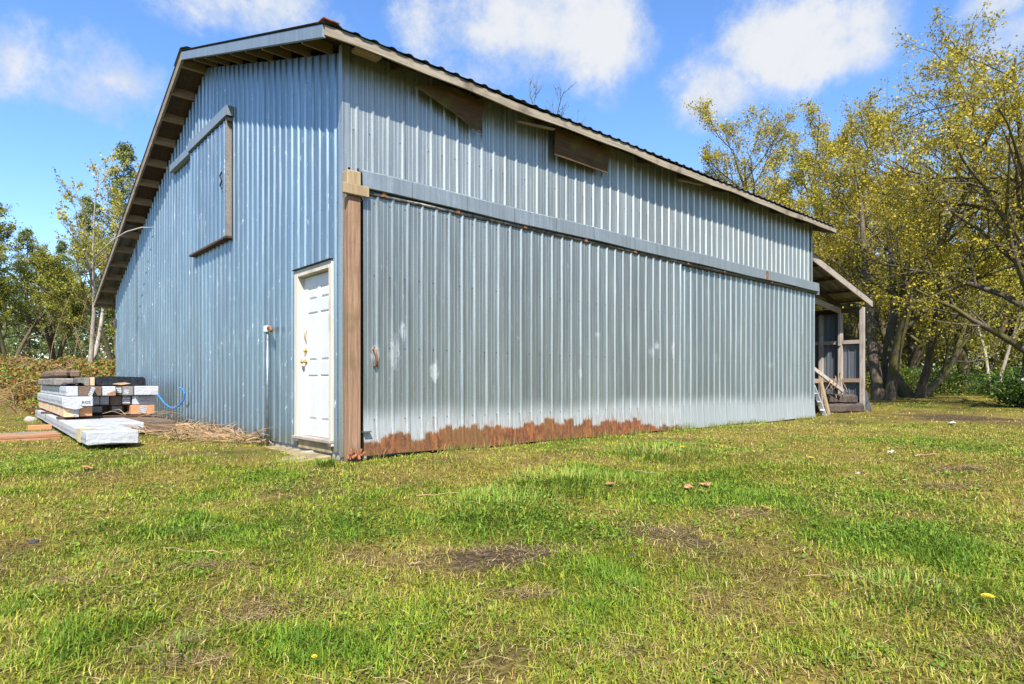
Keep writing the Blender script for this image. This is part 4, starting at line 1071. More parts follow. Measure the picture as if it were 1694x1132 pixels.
# planks on the ground running left under the long bundle
for i, (v, z, mt, lab) in enumerate(((5.28, 0, 'tim_orangeX', 'lower orange plank on the ground left of the white bundle'), (5.30, .085, 'tim_orangeX', 'upper orange plank lying flat on another left of the white bundle'))):
    mb = MB(); mb.box(-3.6 + .0 * i, 0, -.0, .45, 0, .055); o = mb.obj('plank', M[mt], None, .006); o.location = (-2.11, v, -.045 + z * .68); o.rotation_euler = (0, 0, R(7)); tag(o, lab, 'plank', 'planks left of the lumber pile')
mb = MB(); mb.box(-3.3, 0, 0, .25, 0, .10); o = mb.obj('plank', M['tim_grey'], None, .006); o.location = (-2.10, 5.72, -.03); o.rotation_euler = (0, 0, R(6)); tag(o, 'grey plank on the ground behind the two orange planks', 'plank', 'planks left of the lumber pile')
mb = MB(); mb.box(-.35, 0, 0, .12, 0, .09); o = mb.obj('wood_block', M['tim_orange'], None, .006); o.location = (-2.0, 7.6, -.01); tag(o, 'short orange wood block under the side of the white bundle', 'wood block')
mb = MB(); mb.box(0, .7, 0, .16, 0, .11); o = mb.obj('wood_block', M['tim_pale'], None, .008); o.location = (-.48, 5.3, .0); o.rotation_euler = (0, 0, R(55)); tag(o, 'short pale offcut on the ground against the gable wall', 'wood block')
mb = MB(); mb.tube([(-.42, 6.82, .62), (-.40, 6.72, .56), (-.36, 6.6, .46), (-.30, 6.48, .39), (-.24, 6.36, .38), (-.18, 6.24, .44), (-.14, 6.15, .54), (-.13, 6.12, .66), (-.15, 6.16, .74), (-.20, 6.22, .76)], .016, 7)
single(mb, 'rope', M['bluerope'], 'blue rope looping out from the lumber stack towards the wall', 'rope')
# stones near the lumber and by the door
def rock(name, x, y, sx, sy, sz, label, mat='concrete', seed=1):
    bm = bmesh.new(); bmesh.ops.create_icosphere(bm, subdivisions=2, radius=1); rg = random.Random(seed)
    for v in bm.verts: v.co = Vector((v.co.x * sx, v.co.y * sy, v.co.z * sz)) * rg.uniform(.85, 1.12)
    me = bpy.data.meshes.new(name); bm.to_mesh(me); bm.free(); o = link(name, me, M[mat]); o.location = (x, y, gz(x, y) + sz * .3); return tag(o, label, 'stone')
x, y = px_ground(50, 697); rock('stone', x, y, .12, .10, .09, 'pale round stone on the grass at the left behind the planks', seed=3)
x, y = px_ground(513, 751); rock('stone', x, y, .12, .08, .035, 'flat grey stone left in the grass below the door threshold', seed=5)
x, y = px_ground(544, 753); rock('stone', x, y, .06, .05, .09, 'small upright stone at the right below the door threshold', seed=7)
x, y = px_ground(573, 752); rock('stone', x, y, .10, .07, .07, 'broken stone against the foot of the timber post', seed=9)
# doorstep slab
mb = MB(); rg = random.Random(7); rings = []
out = [(-.02, .25), (-.45, .12), (-.85, .30), (-1.15, .75), (-1.32, 1.35), (-1.2, 1.95), (-.75, 2.05), (-.3, 1.95), (-.02, 1.85)]
n = len(out); mb.add([(a, b, -.35) for a, b in out] + [(a, b, -.005 - .04 * (-a)) for a, b in out], [tuple(range(n))[::-1], tuple(range(n, 2 * n))] + [(i, (i + 1) % n, (i + 1) % n + n, i + n) for i in range(n)])
single(mb, 'doorstep', M['slab'], 'worn concrete doorstep slab in front of the white door', 'doorstep', .01)

# dead stems heaped along the gable
def debris():
    mb = MB(); rg = random.Random(12)
    for i in range(420):
        y = rg.uniform(2.3, 7.0); x = -rg.random() ** 1.4 * (.2 + .9 * smooth(1.8, 4.5, y)) - .06
        if i % 4 == 0 and y > 5: x = rg.uniform(-1.1, -.3)
        L = rg.uniform(.15, .75); a = rg.uniform(0, 6.28); z = gz(x, y) + rg.uniform(.0, .13); e = rg.uniform(-.12, .25)
        if y > 4.9 and x < -.45:
            if i % 3 or y < 6.2: continue
            z += .2
        p = Vector((x, y, z)); q = p + Vector((math.cos(a) * L, math.sin(a) * L, e * L))
        if q.x > -.03: q.x = -.03
        m = (p + q) / 2 + Vector((rg.uniform(-.05, .05), rg.uniform(-.05, .05), rg.uniform(0, .06)))
        r_ = rg.uniform(.003, .008); mb.tube([p, m, q], [r_, r_, r_ * .6], 4, False)
    o = mb.obj('brush_litter', M['deadstem'], None); tag(o, 'heap of dead brown stems along the foot of the gable wall', 'brush', kind='stuff')
M['deadstem'] = simple('dead stems', (.30, .19, .10), .9, var=.5, sc_=3)
debris()

# small things on the lawn
def stick(px1, py1, px2, py2, r_, label, mat='deadstem'):
    a = px_ground(px1, py1); b = px_ground(px2, py2); pts = []
    for i in range(6):
        f_ = i / 5; x = a[0] + (b[0] - a[0]) * f_; y = a[1] + (b[1] - a[1]) * f_; q = .03 * math.hypot(a[0] - b[0], a[1] - b[1]); pts.append((x + q * math.sin(i * 2.1), y + q * math.cos(i * 1.7), gz(x, y) + r_ + .008 + .012 * math.sin(i * 1.3) ** 2))
    mb = MB(); mb.tube(pts, [r_, r_, r_ * .95, r_ * .9, r_ * .8, r_ * .6], 6); single(mb, 'stick', M[mat], label, 'stick')
stick(268, 911, 372, 920, .005, 'long brown stick lying flat on the lawn below the lumber pile')
stick(690, 823, 760, 817, .005, 'pale bent stick on the lawn before the rusty door edge')
stick(1050, 782, 1095, 787, .007, 'brown stick in the grass right of the lush tuft', 'look')
stick(678, 938, 698, 935, .006, 'short whitish chip of wood on the bare soil', 'paleblock')
stick(790, 974, 806, 969, .006, 'short split wood chip in the grass below the bare soil', 'paleblock')
stick(1010, 968, 1060, 983, .003, 'thin twig in the right middle of the lawn')
stick(690, 1040, 718, 1034, .003, 'thin pale straw stalk in the near grass, middle of the lawn', 'paleblock')
stick(1515, 757, 1552, 754, .008, 'weathered stick beside the dark rut at the right of the lawn')
stick(1330, 957, 1440, 960, .004, 'long twig lying across the grass at lower right')
M['deadleaf'] = simple('dead leaf', (.34, .16, .07), .8, var=.4, sc_=20)
def dead_leaf(px, py, s_, label, mat='deadleaf'):
    x, y = px_ground(px, py); mb = MB(); rg = random.Random(label); n = 9; vs = [(0, 0, .008)]
    for i in range(n):
        a = 2 * math.pi * i / n; k = s_ * (1 if i % 2 else .62) * rg.uniform(.85, 1.1); vs.append((math.cos(a) * k, math.sin(a) * k, rg.uniform(.0, .35) * s_))
    mb.add(vs, [(0, i + 1, (i + 1) % n + 1) for i in range(n)]); o = mb.obj('dead_leaf', M[mat], None); o.location = (x, y, gz(x, y) + .03); o.rotation_euler = (rg.uniform(-.3, .3), rg.uniform(-.3, .3), rg.uniform(0, 6)); tag(o, label, 'leaf', 'dead leaves on the lawn')
dead_leaf(1168, 807, .06, 'larger curled brown leaf on the grass below the far door leaf')
dead_leaf(1266, 846, .045, 'tan fallen leaf right of the larger curled brown leaf')
dead_leaf(1138, 811, .05, 'small tan leaf left of the larger curled brown leaf')
dead_leaf(145, 779, .07, 'reddish fallen leaf below the long white bundle')
dead_leaf(1010, 806, .05, 'orange fallen leaf in the grass right of the lush tuft')
M['scrap'] = simple('white scrap', (.48, .46, .42), .7)
for (px, py, s_, lab) in ((1473, 752, .045, 'white paper scrap on the lawn nearest the lean-to'), (1417, 789, .04, 'white scrap in the grass below the lean-to scrap'), (1495, 800, .03, 'tiny white scrap beside the dark rut'), (1576, 703, .12, 'flat white scrap left of the pair beyond the rut'), (1606, 702, .07, 'flat white scrap right of the pair beyond the rut'), (448, 949, .035, 'white sliver in the grass beside bare soil at left')):
    dead_leaf(px, py, s_, lab, 'scrap'); bpy.context.view_layer.update()
for o in list(COL.objects):
    if o.name.startswith('dead_leaf') and o.data.materials[0] is M['scrap']:
        o.name = 'paper_scrap'; o['category'] = 'scrap'; o['group'] = 'white scraps on the lawn'
M['clod'] = simple('dark clod', (.035, .03, .03), .9, var=.4)
for i, (px, py, lab) in enumerate(((857, 784, 'dark clod in the grass behind the lush tuft'), (57, 898, 'black clod on the lawn at the far left'), (1045, 921, 'small dark clod right of the bare soil'))):
    x, y = px_ground(px, py); rock('clod', x, y, .034, .026, .018, lab, 'clod', 20 + i)['category'] = 'clod'
def dandelion(px, py, label, s_=.022):
    x, y = px_ground(px, py); e = empty('dandelion', (x, y, gz(x, y)), random.uniform(0, 6), label, 'flower', 'dandelions in the lawn')
    mb = MB(); mb.tube([(0, 0, 0), (.003, 0, .03), (.0, .002, .06)], .002, 5); mb.obj('stem', M['stemgreen'], e)
    mb = MB(); n = 14
    for q in range(2):
        for i in range(n):
            a = 2 * math.pi * (i + q * .5) / n; r1 = s_ * (1 - .35 * q); z = .06 + .006 * q
            mb.add([(0, 0, z), (math.cos(a - .18) * r1, math.sin(a - .18) * r1, z + .008), (math.cos(a + .18) * r1, math.sin(a + .18) * r1, z + .008)], [(0, 1, 2)])
    mb.obj('petals', M['flower'], e)
M['stemgreen'] = simple('stem', (.10, .17, .03), .6)
dandelion(1634, 1007, 'yellow dandelion nearest the lower right of the lawn', .03)
dandelion(1341, 767, 'yellow dandelion in the lawn below the stepladder', .035)
dandelion(1128, 748, 'yellow dandelion in the lawn below the join of the sliding doors', .035)
dandelion(1472, 676, 'yellow dandelion on the far lawn right of the lean-to', .09)
dandelion(520, 1113, 'yellow dandelion close to the viewer at the lower left', .012)
dandelion(565, 797, 'yellow dandelion in the lawn below the timber post', .02)

def tuft(px, py, n, h, spread, label, cols):
    x, y = px_ground(px, py); rng = np.random.RandomState(int(px)); e = np.zeros((n, 5, 3))
    a = rng.uniform(0, 2 * np.pi, n); rr_ = spread * np.sqrt(rng.rand(n)); bx = rr_ * np.cos(a); by = rr_ * np.sin(a); out_ = rng.uniform(.2, 1.0, n); H = h * rng.uniform(.5, 1.1, n)
    az = a + rng.normal(0, .6, n); w = .0035 + .002 * rng.rand(n); sdx = -np.sin(az) * w; sdy = np.cos(az) * w
    zb_ = ground_z(bx + x, by + y) - gz(x, y) - .01
    m_ = np.stack([bx + np.cos(az) * H * .35 * out_, by + np.sin(az) * H * .35 * out_, zb_ + H * .65], -1); tp = np.stack([bx + np.cos(az) * H * 1.0 * out_, by + np.sin(az) * H * 1.0 * out_, zb_ + H * (1.05 - .45 * out_)], -1)
    b_ = np.stack([bx, by, zb_], -1); sd_ = np.stack([sdx, sdy, 0 * sdx], -1)
    v = np.stack([b_ - sd_, b_ + sd_, m_ - sd_ * .8, m_ + sd_ * .8, tp], 1)
    c = np.array(cols)[rng.randint(0, len(cols), n)] * (.8 + .4 * rng.rand(n, 1))
    o = link('grass_tuft', bulk_mesh('grass_tuft', v, 5, c, [[0, 1, 3], [0, 3, 2], [2, 3, 4]]), M['grass']); o.location = (x, y, gz(x, y)); tag(o, label, 'grass tuft', 'taller grass tufts in the lawn')
GC = [(.10, .20, .02), (.16, .25, .03), (.22, .28, .045), (.30, .28, .06)]
tuft(830, 838, 700, .10, .55, 'broad lush grass tuft in the middle of the lawn', GC)
tuft(935, 795, 600, .12, .65, 'tall grass tuft right behind the broad lush one', GC)
tuft(1085, 752, 500, .14, .6, 'long grass tuft below the end of the rusted door edge', GC)
tuft(538, 772, 160, .13, .10, 'single dark grass clump below the door threshold', GC)
tuft(325, 886, 90, .09, .13, 'starry pale grass clump below the lumber pile', [(.24, .27, .06), (.17, .22, .04)])
tuft(1490, 985, 300, .10, .32, 'tall grass tuft at the lower right of the lawn', GC)
tuft(300, 1075, 110, .08, .16, 'yellow-green broadleaf grass clump at the lower left', [(.17, .24, .03), (.13, .21, .025)])

# ------------------------------------------------------------------ trees
def grow(seed, h, r0, stems=1, n1=9, n2=6, n3=4, spread=.9, tilt=.25, start=.3, up=.25, l1=.42, wob=.12):
    rg = random.Random(seed); lines = []; tips = []
    def vec(): return Vector((rg.gauss(0, 1), rg.gauss(0, 1), rg.gauss(0, 1)))
    def line(p, d, L, ra, rb, n, k, upw, wb):
        pts = [p.copy()]; rad = [ra]; d = d.normalized()
        for i in range(n):
            d = (d + vec() * wb + Vector((0, 0, upw))).normalized(); p = p + d * (L / n); pts.append(p.copy()); rad.append(ra + (rb - ra) * (i + 1) / n)
        lines.append((pts, rad, k)); return pts, rad
    def side(d, ang):
        o = d.orthogonal().normalized(); o.rotate(Matrix.Rotation(rg.uniform(0, 6.283), 3, d)); return (d * math.cos(ang) + o * math.sin(ang)).normalized()
    for s_ in range(stems):
        a = rg.uniform(0, 6.28) if stems == 1 else 6.283 * s_ / stems + rg.uniform(-.4, .4)
        tl = tilt * rg.uniform(.5, 1.2)
        H = h * rg.uniform(.74, 1.0); d = Vector((math.cos(a) * math.sin(tl), math.sin(a) * math.sin(tl), math.cos(tl)))
        rs = r0 * rg.uniform(.75, 1) if stems > 1 else r0
        p0 = Vector((math.cos(a) * r0 * .6, math.sin(a) * r0 * .6, -.15)) if stems > 1 else Vector((0, 0, -.15))
        pts, rad = line(p0, d, H, rs, rs * .12, 12, 8, .03, wob * .6)
        rad[0] *= 1.35
        for i in range(n1):
            f_ = start + (1 - start) * (i + rg.random()) / n1; q = min(11, int(f_ * 12)); fr_ = f_ * 12 - q
            p = pts[q].lerp(pts[q + 1], fr_); dd = (pts[q + 1] - pts[q]).normalized(); rr_ = rad[q] * .5
            L = h * l1 * (1.1 - .66 * f_) * rg.uniform(.7, 1.2)
            b, br = line(p, side(dd, rg.uniform(.6, 1.15) * spread), L, max(rr_, .02), .012, 7, 5, up * .35, wob)
            for j in range(n2):
                g_ = .25 + .75 * (j + rg.random()) / n2; q2 = min(6, int(g_ * 7)); p2 = b[q2].lerp(b[q2 + 1], g_ * 7 - q2); d2 = (b[q2 + 1] - b[q2]).normalized()
                L2 = L * .5 * (1.15 - .6 * g_) * rg.uniform(.6, 1.2)
                c, cr_ = line(p2, side(d2, rg.uniform(.5, 1.0)), L2, max(br[q2] * .5, .009), .005, 5, 4, up * .4, wob)
                for k in range(n3):
                    e_ = .3 + .7 * (k + rg.random()) / n3; q3 = min(4, int(e_ * 5)); p3 = c[q3].lerp(c[q3 + 1], e_ * 5 - q3); d3 = (c[q3 + 1] - c[q3]).normalized()
                    t_, _ = line(p3, side(d3, rg.uniform(.4, .9)), L2 * .45 * rg.uniform(.6, 1.2) + .12, .006, .003, 3, 3, up * .4, wob)
                    tips.append(t_)
                tips.append(c[3:])
    return lines, tips
def wood_mesh(name, lines):
    mb = MB()
    for pts, rad, k in lines: mb.tube(pts, rad, k, False)
    me = bpy.data.meshes.new(name); me.from_pydata(mb.v, [], mb.f); me.polygons.foreach_set('use_smooth', [True] * len(me.polygons)); me.update(); return me
def leaf_mesh(name, tips, per, size, jit, cols, seed, aspect=.75, droop=0):
    rng = np.random.RandomState(seed); base = []
    for t_ in tips:
        a = np.array([tuple(p) for p in t_]); k = rng.rand(per) * (len(a) - 1); i = np.minimum(k.astype(int), len(a) - 2); f_ = (k - i)[:, None]
        base.append(a[i] * (1 - f_) + a[i + 1] * f_)
    b = np.concatenate(base); n = len(b); b = b + rng.normal(0, jit, (n, 3))
    s_ = size * (.55 + .85 * rng.rand(n) ** 1.5)[:, None]
    u = rng.normal(0, 1, (n, 3)); u[:, 2] -= droop; u /= np.linalg.norm(u, axis=1)[:, None]
    w = np.cross(u, rng.normal(0, 1, (n, 3))); w /= np.linalg.norm(w, axis=1)[:, None] + 1e-9
    v = np.stack([b - u * s_ * .5, b + w * s_ * aspect * .5, b + u * s_ * .5, b - w * s_ * aspect * .5], 1)
    cl = np.array(cols); ci = cl[rng.randint(0, len(cl), n)]
    # patches of older and younger leaf through the crown
    ph = np.sin(b[:, 0] * 1.3 + seed) * np.sin(b[:, 1] * 1.1) * np.sin(b[:, 2] * 1.5 + 1)
    c = ci * (.75 + .5 * rng.rand(n, 1)) * (1 + .25 * ph[:, None])
    return bulk_mesh(name, v, 4, np.clip(c, 0, 1))
YG = [(.43, .34, .024), (.39, .315, .024), (.47, .37, .028), (.33, .29, .025), (.35, .26, .025), (.24, .215, .024)]
OL = [(.36, .33, .035), (.28, .28, .035), (.42, .37, .04), (.21, .21, .03)]
GR = [(.18, .21, .035), (.14, .16, .03), (.27, .27, .04), (.34, .31, .045)]
TYPES = {}
def tree_type(key, grow_kw, leaf_kw, barkm, leafm='leaf'):
    ln, tp = grow(**grow_kw)
    TYPES[key] = (wood_mesh('trunk', ln), leaf_mesh('crown', tp, **leaf_kw), grow_kw['h'])
    TYPES[key][0].materials.append(M[barkm]); TYPES[key][1].materials.append(M[leafm])
tree_type('mapleA', dict(seed=1, h=11, r0=.26, stems=3, n1=12, n2=7, n3=5, tilt=.24, start=.22), dict(per=27, size=.076, jit=.11, cols=YG, seed=1), 'bark_moss')
tree_type('mapleB', dict(seed=2, h=12, r0=.30, stems=2, n1=13, n2=7, n3=5, tilt=.22, start=.2), dict(per=28, size=.076, jit=.11, cols=YG, seed=2), 'bark_moss')
tree_type('mapleC', dict(seed=3, h=12, r0=.24, stems=4, n1=10, n2=6, n3=5, tilt=.34, start=.2), dict(per=26, size=.076, jit=.12, cols=OL, seed=3), 'bark_moss')
tree_type('mapleD', dict(seed=9, h=13, r0=.24, stems=1, n1=32, n2=8, n3=5, tilt=.06, start=.15, l1=.50, up=.06, spread=1.25), dict(per=30, size=.066, jit=.10, cols=YG, seed=4), 'bark_moss')
tree_type('lean', dict(seed=23, h=9, r0=.24, stems=4, n1=9, n2=6, n3=5, tilt=.85, start=.25, l1=.40, up=.3), dict(per=16, size=.08, jit=.14, cols=OL, seed=8), 'bark_moss')
tree_type('green', dict(seed=5, h=9, r0=.18, stems=3, n1=9, n2=6, n3=5, tilt=.35, start=.15), dict(per=26, size=.10, jit=.10, cols=GR + OL[:2], seed=5), 'bark_moss')
tree_type('slim', dict(seed=12, h=10, r0=.13, stems=2, n1=12, n2=5, n3=4, tilt=.10, start=.35, l1=.30, up=.3), dict(per=8, size=.10, jit=.07, cols=OL + YG[:2], seed=6), 'bark_pale')
tree_type('bare', dict(seed=7, h=12, r0=.2, stems=2, n1=12, n2=6, n3=4, tilt=.12, start=.4, l1=.30, up=.35), dict(per=1, size=.05, jit=.04, cols=[(.16, .11, .06)], seed=7), 'bark_moss')
def conifer(seed, h, r0, width, cols):
    rg = random.Random(seed); lines = []; tips = []
    tr = [Vector((.06 * math.sin(i * .9 + seed), .06 * math.cos(i * .7), -.2 + h * i / 14)) for i in range(15)]
    lines.append((tr, [r0 * (1 - i / 14.5) for i in range(15)], 8)); z = h * .12
    while z < h * .985:
        f_ = z / h; L0 = width * (1 - f_) ** .75 + .2
        for k in range(rg.randint(3, 5)):
            a = rg.uniform(0, 6.28); L = L0 * rg.uniform(.5, 1.15); p = Vector((0, 0, z + rg.uniform(-.1, .1))); pts = [p]
            for i in range(5):
                q = (i + 1) / 5; pts.append(p + Vector((math.cos(a) * L * q, math.sin(a) * L * q, L * (.12 * q - .35 * q * q) + .1 * L * q ** 3)))
            lines.append((pts, [.03 * (1 - f_) + .01, .02, .015, .011, .008, .005], 4)); tips.append(pts[1:])
            for j in (2, 3, 4):
                for sgn in (-1, 1):
                    d = Vector((-math.sin(a) * sgn, math.cos(a) * sgn, -.25)) * L * .28 + Vector((math.cos(a), math.sin(a), 0)) * L * .2
                    tips.append([pts[j], pts[j] + d * .5, pts[j] + d + Vector((0, 0, -.1))])
        z += h * .022 + .1
    return lines, tips
for key, sd_, h, w in (('conA', 1, 12, 2.1), ('conB', 4, 11, 2.6)):
    ln, tp = conifer(sd_, h, .2, w, None)
    TYPES[key] = (wood_mesh('trunk', ln), leaf_mesh('crown', tp, per=17, size=.17, jit=.11, cols=[(.11, .15, .045), (.08, .12, .04), (.16, .18, .055), (.22, .21, .06)], seed=sd_, aspect=.34, droop=.6), h)
    TYPES[key][0].materials.append(M['bark_con']); TYPES[key][1].materials.append(M['needle'])

def plant(kind, px, d, h, name, label, group, rz=None, z=None, cat='tree'):
    x, y = at(px, d); tk, cr_, h0 = TYPES[kind]; e = empty(name, (x, y, gz(x, y) if z is None else z), random.uniform(0, 6.28) if rz is None else rz, label, cat, group)
    k = h / h0
    for nm, me in (('trunk', tk), ('crown', cr_)):
        o = bpy.data.objects.new(nm, me); COL.objects.link(o); o.parent = e; o.scale = (k, k, k)
    return e
GRT = 'trees at the right behind the barn and lean-to'
plant('mapleA', 1462, 25.5, 11.6, 'maple_tree', 'mossy trunked maple straight right of the lean-to roof edge', GRT, .5)
plant('mapleD', 1700, 20.5, 15.0, 'maple_tree', 'tallest yellow-green maple, nearest and farthest to the right', GRT, 2.1)
plant('lean', 1515, 28, 9.5, 'maple_tree', 'leaning several-stemmed mossy tree over the dark green undergrowth', GRT, 1.0)
plant('mapleB', 1400, 31, 13.4, 'maple_tree', 'broad olive crowned maple rising above the lean-to roof', GRT, .3)
plant('mapleA', 1290, 33, 13.6, 'maple_tree', 'yellow budding maple whose twigs rise over the eave end', GRT, 2.5)
plant('mapleC', 1185, 37, 12.2, 'maple_tree', 'sparse budding tree farthest left over the front roof edge', GRT, 1.1)
plant('mapleB', 1610, 34, 14.0, 'maple_tree', 'dense yellow-green maple between the leaning tree and the tallest maple', GRT, 5.0)
plant('mapleC', 1500, 36, 14.5, 'maple_tree', 'olive tree behind the leaning one, seen between the trunks', GRT, 2.2)
plant('mapleB', 1760, 30, 14.0, 'maple_tree', 'maple half cut by the right picture border behind the flowering bush', GRT, 1.2)
plant('mapleA', 1345, 40, 15.0, 'maple_tree', 'distant maple behind the far end of the barn roof', GRT, 3.3)
plant('slim', 1645, 31, 9.0, 'pale_tree', 'slender pale trunk lit by sun in front of the dark wood', GRT, 1.0)
plant('bare', 908, 40, 18.3, 'bare_tree', 'leafless tree top showing over the middle of the roof edge', None, .6)
GLT = 'trees on the bank at the left of the barn'
plant('slim', 151, 22.5, 7.9, 'slim_tree', 'slender pale trunked tree next to the low eave at the left', GLT, .9)
plant('conA', 205, 31, 11.4, 'conifer_tree', 'tall narrow conifer just left of the barn eave', GLT, .2)
plant('conB', 45, 31, 7.2, 'conifer_tree', 'open conifer against the sky at the far left', GLT, 1.5)
plant('conB', 150, 36, 10.3, 'conifer_tree', 'dark conifer behind the slender pale tree', GLT, 3.0)
plant('conA', 105, 40, 8.6, 'conifer_tree', 'narrow dark conifer between the slender tree and the open conifer', GLT, 4.4)
plant('conA', -30, 34, 7.2, 'conifer_tree', 'conifer half cut by the left picture border', GLT, 5.2)
plant('green', 92, 27, 5.6, 'leafy_tree', 'rounded yellowish leafy tree behind the bramble bank', GLT, 1.9)
plant('green', 15, 25, 4.6, 'leafy_tree', 'forked leafy tree at the far left edge of the bank', GLT, .3)
plant('green', 190, 27, 5.6, 'leafy_tree', 'dense green tree tucked behind the low corner of the barn', GLT, 4.0)
plant('green', -110, 24, 7.0, 'leafy_tree', 'leafy tree beyond the left picture border on the bank', GLT, 3.0)

# low curved limb thicket beside the main maple and far woodland (nobody could count these)
def mass(name, label, cat, n, pos, size, cols, seed, mat='leaf', aspect=.7):
    rng = np.random.RandomState(seed); b = pos(rng, n); n = len(b)
    s_ = (size * rng.uniform(.5, 1.5, n))[:, None]; u = rng.normal(0, 1, (n, 3)); u /= np.linalg.norm(u, axis=1)[:, None]; w = np.cross(u, rng.normal(0, 1, (n, 3))); w /= np.linalg.norm(w, axis=1)[:, None] + 1e-9
    v = np.stack([b - u * s_ * .5, b + w * s_ * aspect * .5, b + u * s_ * .5, b - w * s_ * aspect * .5], 1)
    c = np.array(cols)[rng.randint(0, len(cols), n)] * (.7 + .6 * rng.rand(n, 1))
    return tag(link(name, bulk_mesh(name, v, 4, c), M[mat]), label, cat, kind='stuff')
def wood_pos(px0, px1, d0, d1, hmax, hole=.45, fr=.12):
    def f_(rng, n):
        d = rng.uniform(d0, d1, n); r = (rng.uniform(px0, px1, n) - 847) / 1043.0 * d; x, y = rd2xy(r, d)
        top = hmax * (.55 + .75 * fbm(x * fr, y * fr + 3, 3)); z = rng.rand(n) ** .8 * top
        dens = fbm(x * .35 + z * .3, z * .5 + y * .2, 3)
        k = dens > hole; return np.stack([x, y, ground_z(x, y) + z], -1)[k]
    return f_
mass('far_woodland', 'distant olive wood filling the gaps behind the right hand trees', 'woodland', 170000, wood_pos(1050, 1900, 40, 66, 9.5, .40), .28, [(.20, .20, .035), (.28, .25, .045), (.12, .14, .035), (.36, .31, .05)], 1)
mass('far_woodland', 'dark evergreen wood closing the view behind the left hand trees', 'woodland', 48000, wood_pos(-250, 330, 38, 60, 6.0, .47), .26, [(.06, .10, .03), (.09, .13, .035), (.045, .07, .025), (.15, .18, .04)], 2)
def east_pos(rng, n):
    r = rng.uniform(24, 52, n); d = rng.uniform(-14, 15, n); x, y = rd2xy(r, d); z = rng.rand(n) ** .8 * 15 * (.5 + .8 * fbm(x * .1, y * .1 + 5, 3)); k = (fbm(x * .35 + z * .3, z * .5 + y * .2, 3) > .44) & (r > 1.0 * d + 8)
    return np.stack([x, y, ground_z(x, y) + z], -1)[k]
mass('far_woodland', 'olive wood continuing beyond the right border of the view', 'woodland', 60000, east_pos, .5, [(.12, .13, .025), (.2, .19, .035), (.08, .09, .025)], 12)
mass('undergrowth', 'dark green undergrowth along the edge of the right hand wood', 'undergrowth', 60000, wood_pos(1440, 1900, 29.5, 40, 1.5, .42, .35), .085, [(.06, .14, .015), (.10, .18, .02), (.045, .085, .015), (.20, .20, .035)], 3)
mass('undergrowth', 'low leafy brush under the trees behind the lean-to', 'undergrowth', 30000, wood_pos(1200, 1450, 30, 38, 3.0, .42, .3), .09, [(.28, .28, .03), (.18, .2, .03), (.1, .13, .02)], 8)

def bramble():
    mb = MB(); rg = random.Random(21)
    for i in range(420):
        d = rg.uniform(16.8, 25); px = rg.uniform(-60, 192); x, y = at(px, d)
        if xy2rd(x, y)[0] > -10.6: continue
        L = rg.uniform(.5, 1.5); a = rg.uniform(0, 6.28); z = gz(x, y); n = 6; pts = []
        for k in range(n):
            f_ = k / (n - 1); pts.append((x + math.cos(a) * L * .8 * f_, y + math.sin(a) * L * .8 * f_, z + L * (1.5 * f_ - 1.35 * f_ * f_) * .7))
        r_ = rg.uniform(.006, .012); mb.tube(pts, [r_] * 4 + [r_ * .7, r_ * .4], 3, False)
    for i in range(14):             # tall bare canes near the slender tree
        d = rg.uniform(19.5, 25); x, y = at(rg.gauss(150, 38), d)
        if xy2rd(x, y)[0] > -11.2: continue
        L = rg.uniform(1.5, 3.6); a = rg.uniform(0, 6.28); z = gz(x, y); k = rg.uniform(.15, .5)
        mb.tube([(x + math.cos(a) * L * k * f_ ** 1.6, y + math.sin(a) * L * k * f_ ** 1.6, z + L * f_) for f_ in (0, .25, .5, .75, 1)], [.010, .009, .007, .005, .003], 3, False)
    M['cane'] = simple('bramble cane', (.20, .11, .06), .9, var=.5, sc_=2); o = mb.obj('bramble_canes', M['cane'], None); tag(o, 'tangle of brown bramble canes covering the bank', 'brambles', kind='stuff')
bramble()
def bank_pos(rng, n):
    d = rng.uniform(16.6, 26, n); px = rng.uniform(-120, 196, n); r = (px - 847) / 1043.0 * d; x, y = rd2xy(r, d); k = (r < -10.9) & (fbm(x * .7, y * .7, 3) > .36)
    h = .65 * fbm(x * .8 + 9, y * .8, 3) ; z = ground_z(x, y) + rng.rand(n) * h
    return np.stack([x, y, z], -1)[k]
mass('bramble_leaves', 'mixed green and rust brown leaves over the bank', 'brambles', 62000, bank_pos, .085, [(.17, .25, .03), (.12, .21, .025), (.30, .14, .045), (.32, .18, .055), (.26, .25, .045), (.28, .11, .035)], 5)

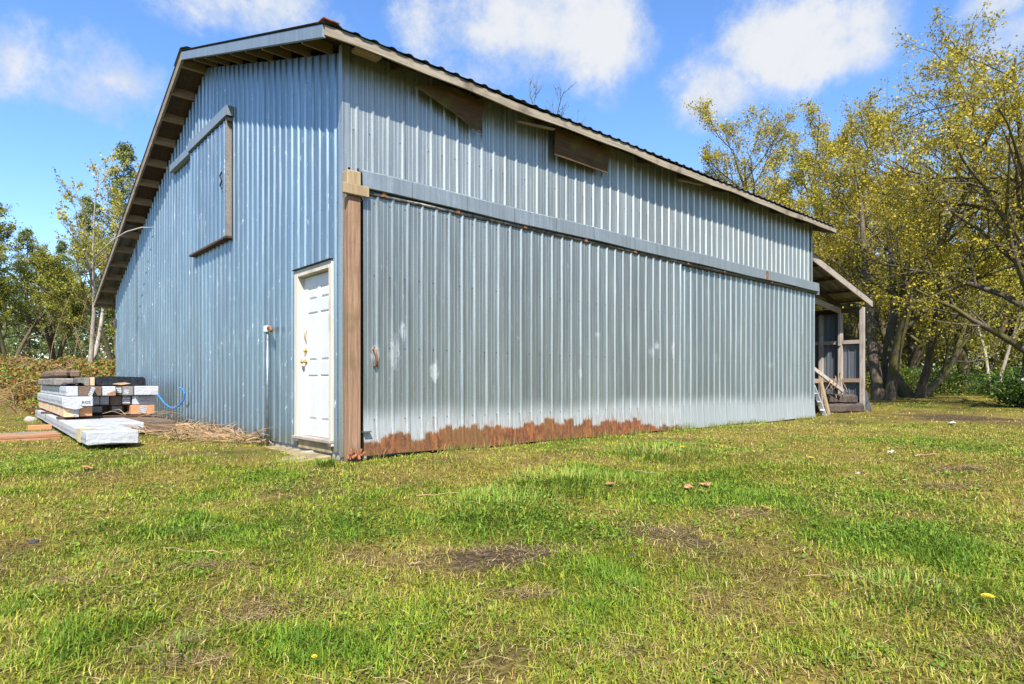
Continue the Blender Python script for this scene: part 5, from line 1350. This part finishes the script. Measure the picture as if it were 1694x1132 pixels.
# flowering bush at the right
def bush(px, d, h, w, label, n, cols, flowers):
    x, y = at(px, d); e = empty('flowering_bush', (x, y, gz(x, y)), 0, label, 'bush'); rg = random.Random(4); lines = []; tips = []
    for i in range(70):
        a = rg.uniform(0, 6.28); t_ = rg.uniform(.1, 1.15); L = h * rg.uniform(.7, 1.1); pts = []
        for k in range(5):
            f_ = k / 4; pts.append(Vector((math.cos(a) * w * t_ * f_, math.sin(a) * w * t_ * f_, L * f_ * (1.15 - .35 * t_ * f_))))
        lines.append((pts, [.018, .014, .01, .008, .005], 4)); tips.append(pts[1:])
    o = link('stems', wood_mesh('stems', lines), M['bark_moss'], e)
    link('foliage', leaf_mesh('foliage', tips, n * 2, .10, .15, cols, 3, .55), M['leaf'], e)
    for i, (fx, fy, fz) in enumerate(flowers):
        mb = MB(); fr_ = random.Random(i)
        for q in range(12):
            a = fr_.uniform(0, 6.28); b = fr_.uniform(-.3, 1.3); c = Vector((math.cos(a) * math.cos(b), math.sin(a) * math.cos(b), math.sin(b))) * .06
            o_ = c.orthogonal().normalized() * .045; p_ = c.cross(o_).normalized() * .045
            mb.add([c - o_, c - p_, c + o_, c + p_], [(0, 1, 2, 3)])
        f2 = mb.obj('flower_cluster', M['petal'], e); f2.location = (fx, fy, fz)
bush(1690, 20.5, 1.0, 1.15, 'dark leaved bush with a few white flower heads at the right edge', 60, [(.05, .10, .018), (.09, .15, .025), (.14, .20, .03), (.03, .06, .012)],
     [(-1.0, -.35, .72), (-.95, -.2, .88), (-.55, -.35, .82), (-.85, -.3, .62)])

# hills far behind
def hills():
    n = 160; v = []; f_ = []
    a = np.linspace(-1.35, 1.35, n); rng = np.random.RandomState(2)
    h = 10 + 62 * (.6 + .6 * fbm(a * 3 + 4, a * 0 + 2, 4)) * smooth(.25, .62, a) + 6 * fbm(a * 20, a * 0, 3)
    for i in range(n):
        for (d, k) in ((330, -.1), (360, .55), (420, 1.0), (520, .9)):
            x, y = rd2xy(math.sin(a[i]) * d, math.cos(a[i]) * d); v.append((x, y, h[i] * k))
    for i in range(n - 1):
        for j in range(3): q = i * 4 + j; f_.append((q, q + 4, q + 5, q + 1))
    me = bpy.data.meshes.new('hills'); me.from_pydata(v, [], f_); me.polygons.foreach_set('use_smooth', [True] * len(me.polygons)); me.update()
    o = link('hills', me, simple('wooded hill', (.15, .20, .17), 1.0, var=.5, sc_=.12)); o['kind'] = 'structure'  # distance haze put into the pale green-grey colour
hills()
